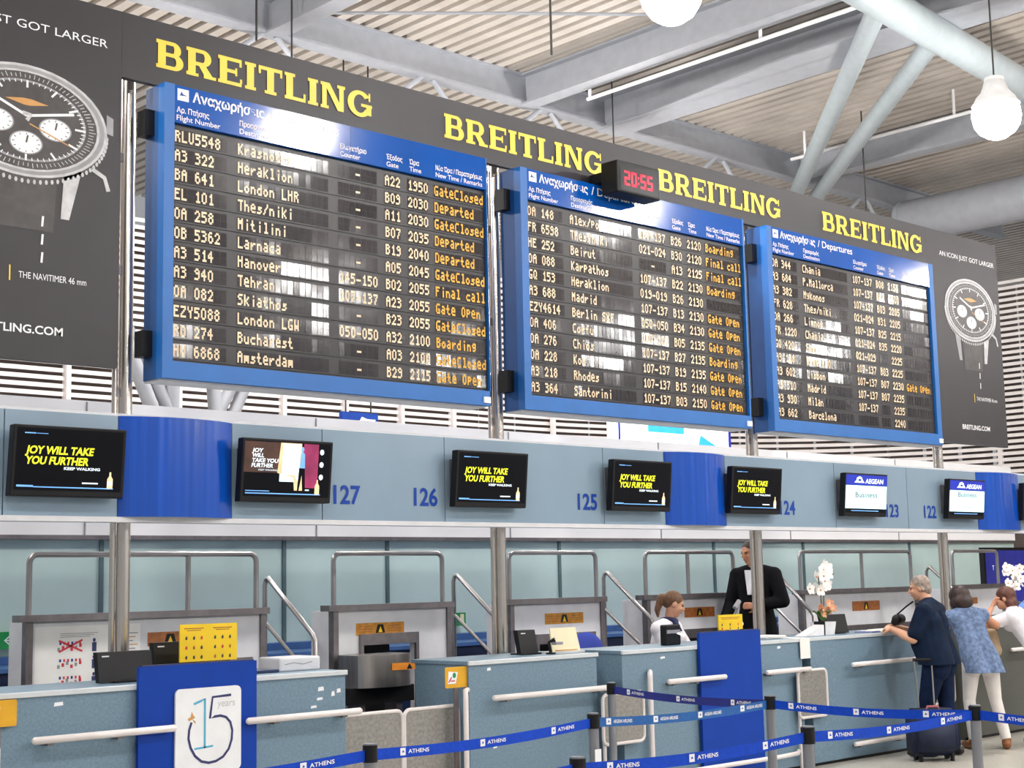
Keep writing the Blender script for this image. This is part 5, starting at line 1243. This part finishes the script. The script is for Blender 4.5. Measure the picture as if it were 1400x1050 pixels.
for v in bm.verts: v.co = Vector(S(v.co.x, v.co.y-0.135, v.co.z+0.22))
b = MB(); b.bm(bm, 'suitcase', True); b.build('front_pocket', t)
b = MB(); b.tube([S(-0.075, 0.10, 0.45), S(-0.095, 0.11, 0.92)], 0.008, 'steelbox', 8); b.tube([S(0.075, 0.10, 0.45), S(0.075, 0.11, 0.92)], 0.008, 'steelbox', 8); b.build('pull_rods', t)
b = MB(); b.tube([S(-0.105, 0.11, 0.925), S(0.085, 0.11, 0.925)], 0.016, 'black', 10); b.build('grip', t)
for sx in (-0.15, 0.15): b = MB(); b.tube([S(sx, 0.085, 0.04), S(sx+0.03, 0.085, 0.04)], 0.04, 'black', 16); b.build('wheel', t)
b = MB()
for sx in (-0.15, 0.15): b.box(S(sx, -0.09, 0)[0]-0.015, S(sx, -0.09, 0)[0]+0.015, S(sx, -0.09, 0)[1]-0.015, S(sx, -0.09, 0)[1]+0.015, 0, 0.07, 'black')
b.build('feet', t)
b = MB(); b.tube([S(-0.06, -0.05, 0.47), S(-0.05, -0.05, 0.50), S(0.05, -0.05, 0.50), S(0.06, -0.05, 0.47)], 0.012, 'shoered', 8); b.build('top_handle', t)

# --- woman in blue blouse and white trousers, leaning forward on the desk
F = Fig('person', 'woman in a blue patterned sleeveless blouse and white trousers, seen from behind', (13.82, 7.92, 0), 34, 'skin2', 0.86)
F.set(pelvis=(0, -0.02, 0.90), waist=(-0.01, 0.06, 1.04), chest=(-0.02, 0.14, 1.19), neck=(-0.03, 0.20, 1.345), head=(-0.045, 0.27, 1.475), shoulder_l=(-0.195, 0.18, 1.29), shoulder_r=(0.15, 0.18, 1.30),
      elbow_l=(-0.20, 0.36, 1.16), elbow_r=(0.34, 0.26, 1.19), wrist_l=(-0.03, 0.48, 1.215), wrist_r=(0.24, 0.46, 1.22),
      hip_l=(-0.095, -0.02, 0.84), hip_r=(0.095, -0.02, 0.84), knee_l=(-0.12, 0.02, 0.48), knee_r=(0.15, 0.0, 0.47), ankle_l=(-0.13, -0.05, 0.09), ankle_r=(0.19, -0.10, 0.09), toe_l=(-0.14, 0.11, 0.03), toe_r=(0.26, 0.05, 0.03))
F.body({'l': (F.f*0.5+F.r*0.8, Vector((0, 0, -1)), 0.3), 'r': (F.f*0.7-F.r*0.6, Vector((0, 0, -1)), 0.3)}, turn=-8, nod=18, female=True)
F.torso_cloth('blouse', 'blouseblue', 0.06, 1.35, 0.016, True, loose=0.008, cut_z=0.75)
F.trousers('whitepants', 0.010, 0.93, rise=-0.1, back=0.0); F.shoes('shoebrown')
F.hair('hairdark', [('e', (0, -0.02, 0.03), (0.108, 0.114, 0.102)), ('e', (0, -0.055, -0.045), (0.116, 0.085, 0.085)), ('e', (-0.075, 0.0, -0.05), (0.035, 0.06, 0.06)), ('e', (0.075, 0.0, -0.05), (0.035, 0.06, 0.06)), ('e', (0, -0.075, -0.08), (0.08, 0.045, 0.05))])

# --- woman in white shirt, chin on her hand
F = Fig('person', 'woman in a white shirt with her hand at her cheek, at the right edge', (14.57, 7.76, 0), -16, 'skin', 0.90)
F.set(pelvis=(0, -0.12, 0.92), waist=(0, -0.03, 1.06), chest=(0, 0.08, 1.20), neck=(0, 0.15, 1.345), head=(-0.01, 0.225, 1.465), shoulder_l=(-0.175, 0.13, 1.28), shoulder_r=(0.175, 0.13, 1.29),
      elbow_l=(-0.24, 0.42, 1.185), elbow_r=(0.16, 0.45, 1.19), wrist_l=(-0.10, 0.345, 1.365), wrist_r=(0.05, 0.44, 1.215),
      hip_l=(-0.09, -0.12, 0.86), hip_r=(0.09, -0.12, 0.86), knee_l=(-0.10, -0.06, 0.47), knee_r=(0.10, -0.10, 0.47), ankle_l=(-0.10, -0.12, 0.085), ankle_r=(0.12, -0.20, 0.085), toe_l=(-0.12, 0.04, 0.03), toe_r=(0.14, -0.04, 0.03))
F.body({'l': (F.f*-0.35+F.r*0.25+Vector((0, 0, 0.9)), -F.f, 0.55), 'r': (-F.r*0.9+F.f*0.1, Vector((0, 0, -1)), 0.3)}, turn=-4, nod=6, female=True)
F.torso_cloth('shirt', 'whitecloth', 0.62, 1.0, 0.018, True, loose=0.016, cut_z=0.82)
F.trousers('pantsdark', 0.014, 0.95); F.shoes('shoered')
F.hair('hairred', [('e', (0, -0.02, 0.03), (0.088, 0.104, 0.094)), ('e', (0.0, -0.07, -0.05), (0.085, 0.055, 0.09)), ('c', (-0.055, -0.05, -0.05), (-0.05, -0.09, -0.20), 0.045, 0.03), ('c', (0.055, -0.05, -0.05), (0.05, -0.09, -0.20), 0.045, 0.03), ('c', (0, -0.075, -0.08), (0, -0.105, -0.21), 0.05, 0.035)])
t = thing('handbag', 'beige handbag with a dark strap between the two women', 'handbag', (14.4, 8.16, 0.85))
b = MB(); capsule(b, (14.34, 8.22, 0.93), (14.46, 8.10, 0.93), 0.075, 0.075, 'bagbeige'); capsule(b, (14.35, 8.21, 1.10), (14.45, 8.11, 1.10), 0.055, 0.055, 'bagbeige'); capsule(b, (14.355, 8.20, 1.01), (14.445, 8.12, 1.01), 0.068, 0.068, 'bagbeige'); capsule(b, (14.40, 8.16, 0.93), (14.40, 8.16, 1.10), 0.075, 0.06, 'bagbeige'); capsule(b, (14.34, 8.22, 0.93), (14.35, 8.21, 1.10), 0.07, 0.055, 'bagbeige'); capsule(b, (14.46, 8.10, 0.93), (14.45, 8.11, 1.10), 0.07, 0.055, 'bagbeige'); fuse(b, 'pouch', 'bagbeige', t, 0.012, 4)
b = MB(); b.tube([(14.50, 8.09, 0.88), (14.51, 8.09, 1.08), (14.50, 8.11, 1.16), (14.49, 8.12, 1.19)], 0.016, 'shoeblack', 8); b.build('strap', t)

# --- desk agent, seated, in white blouse with a navy and red scarf
F = Fig('person', 'woman with a ponytail in white blouse and scarf, seated behind the third desk', (10.93, 9.52, 0.32), 165, 'skin', 0.95)
F.set(pelvis=(0, -0.08, 0.55), waist=(0, -0.05, 0.70), chest=(0, 0.0, 0.86), neck=(0, 0.03, 1.01), head=(0.0, 0.085, 1.18), shoulder_l=(-0.17, 0.0, 0.95), shoulder_r=(0.17, 0.0, 0.95),
      elbow_l=(-0.20, 0.13, 0.74), elbow_r=(0.21, 0.10, 0.73), wrist_l=(-0.07, 0.30, 0.80), wrist_r=(0.13, 0.25, 0.80),
      hip_l=(-0.09, -0.04, 0.52), hip_r=(0.09, -0.04, 0.52), knee_l=(-0.11, 0.36, 0.52), knee_r=(0.11, 0.36, 0.52), ankle_l=(-0.11, 0.30, 0.09), ankle_r=(0.11, 0.30, 0.09), toe_l=(-0.12, 0.45, 0.03), toe_r=(0.12, 0.45, 0.03))
F.body({'l': (F.f*0.9+F.r*0.2, Vector((0, 0, -1)), 0.4), 'r': (F.f*0.9-F.r*0.3, Vector((0, 0, -1)), 0.4)}, turn=-38, nod=20, female=True)
F.torso_cloth('blouse', 'whitecloth', 0.75, 0.2, 0.018, True)
F.trousers('navyshirt', 0.012, 0.95); F.shoes('shoeblack')
F.hair('hairbrown', [('e', (0, -0.022, 0.036), (0.083, 0.098, 0.09)), ('e', (0, -0.06, 0.0), (0.07, 0.05, 0.06)), ('e', (0, -0.115, 0.03), (0.035, 0.03, 0.035)), ('c', (0, -0.135, 0.02), (0, -0.135, -0.10), 0.038, 0.03), ('c', (0, -0.135, -0.10), (0, -0.11, -0.16), 0.03, 0.012)])
b = MB()
for i in range(14):
    a0, a1 = 2*PI*i/14, 2*PI*(i+1)/14
    capsule(b, F.P(0.072*math.cos(a0), 0.03+0.062*math.sin(a0), 1.025+0.015*math.sin(a0+1.5)), F.P(0.072*math.cos(a1), 0.03+0.062*math.sin(a1), 1.025+0.015*math.sin(a1+1.5)), 0.026, 0.026, 'scarf')
capsule(b, F.P(0.02, 0.10, 1.0), F.P(0.03, 0.125, 0.90), 0.03, 0.035, 'scarf'); capsule(b, F.P(-0.06, 0.07, 1.0), F.P(-0.07, 0.115, 0.90), 0.024, 0.026, 'scarf')
fuse(b, 'scarf', 'scarf', F.t, 0.009, 3)
b = MB(); capsule(b, F.P(0.085, 0.055, 1.0), F.P(0.085, 0.115, 0.91), 0.02, 0.022, 'scarfred'); fuse(b, 'scarf_stripe', 'scarfred', F.t, 0.008, 3)
t = thing('swivel_stool', 'stool under the seated woman with the ponytail', 'stool', (10.95, 9.57, 0.32))
b = MB(); b.tube([tuple(F.P(0, -0.06, 0.36)), tuple(F.P(0, -0.06, 0.42))], 0.17, 'black', 24); b.build('seat', t)
b = MB(); b.tube([tuple(F.P(0, -0.06, 0.02)), tuple(F.P(0, -0.06, 0.36))], 0.03, 'post', 12); b.tube([tuple(F.P(0, -0.06, 0.0)), tuple(F.P(0, -0.06, 0.02))], 0.19, 'post', 24); b.build('column', t)

# --- man in a black suit standing behind the third pole
F = Fig('person', 'man in a black suit and white shirt standing half hidden by the third pole', (12.46, 9.62, 0.32), 262, 'skin2', 0.92)
F.set(pelvis=(0, 0, 0.96), waist=(0, 0.01, 1.12), chest=(0, 0.0, 1.31), neck=(0, 0.01, 1.50), head=(0.02, 0.06, 1.67), shoulder_l=(-0.215, 0.0, 1.44), shoulder_r=(0.215, 0.0, 1.44),
      elbow_l=(-0.32, 0.02, 1.17), elbow_r=(0.27, 0.06, 1.15), wrist_l=(-0.10, 0.17, 1.13), wrist_r=(0.27, 0.20, 0.98),
      hip_l=(-0.095, 0, 0.90), hip_r=(0.095, 0, 0.90), knee_l=(-0.10, 0.02, 0.50), knee_r=(0.10, 0.02, 0.50), ankle_l=(-0.10, 0, 0.085), ankle_r=(0.10, 0, 0.085), toe_l=(-0.12, 0.16, 0.03), toe_r=(0.12, 0.16, 0.03))
F.body({'l': (F.r*0.8+F.f*0.3, -F.f, 0.5), 'r': (F.f*0.3+Vector((0, 0, -0.9)), -F.r, 0.35)}, turn=20, nod=12)
F.torso_cloth('suit_jacket', 'suit', 1.9, 0.9, 0.020)
F.trousers('suit', 0.018, 0.97); F.shoes('shoeblack')
F.hair('hairdark', [('e', (0, -0.022, 0.038), (0.081, 0.097, 0.088)), ('e', (0, -0.06, -0.02), (0.068, 0.05, 0.06))])
b = MB()
b.faces([F.P(-0.055, 0.128, 1.49), F.P(0.055, 0.128, 1.49), F.P(0.012, 0.158, 1.24), F.P(-0.012, 0.158, 1.24), F.P(-0.055, 0.07, 1.49), F.P(0.055, 0.07, 1.49), F.P(0.012, 0.10, 1.24), F.P(-0.012, 0.10, 1.24)], [(0, 1, 2, 3), (5, 4, 7, 6), (0, 4, 5, 1), (1, 5, 6, 2), (2, 6, 7, 3), (3, 7, 4, 0)], 'whitecloth')
b.build('shirt_front', F.t)
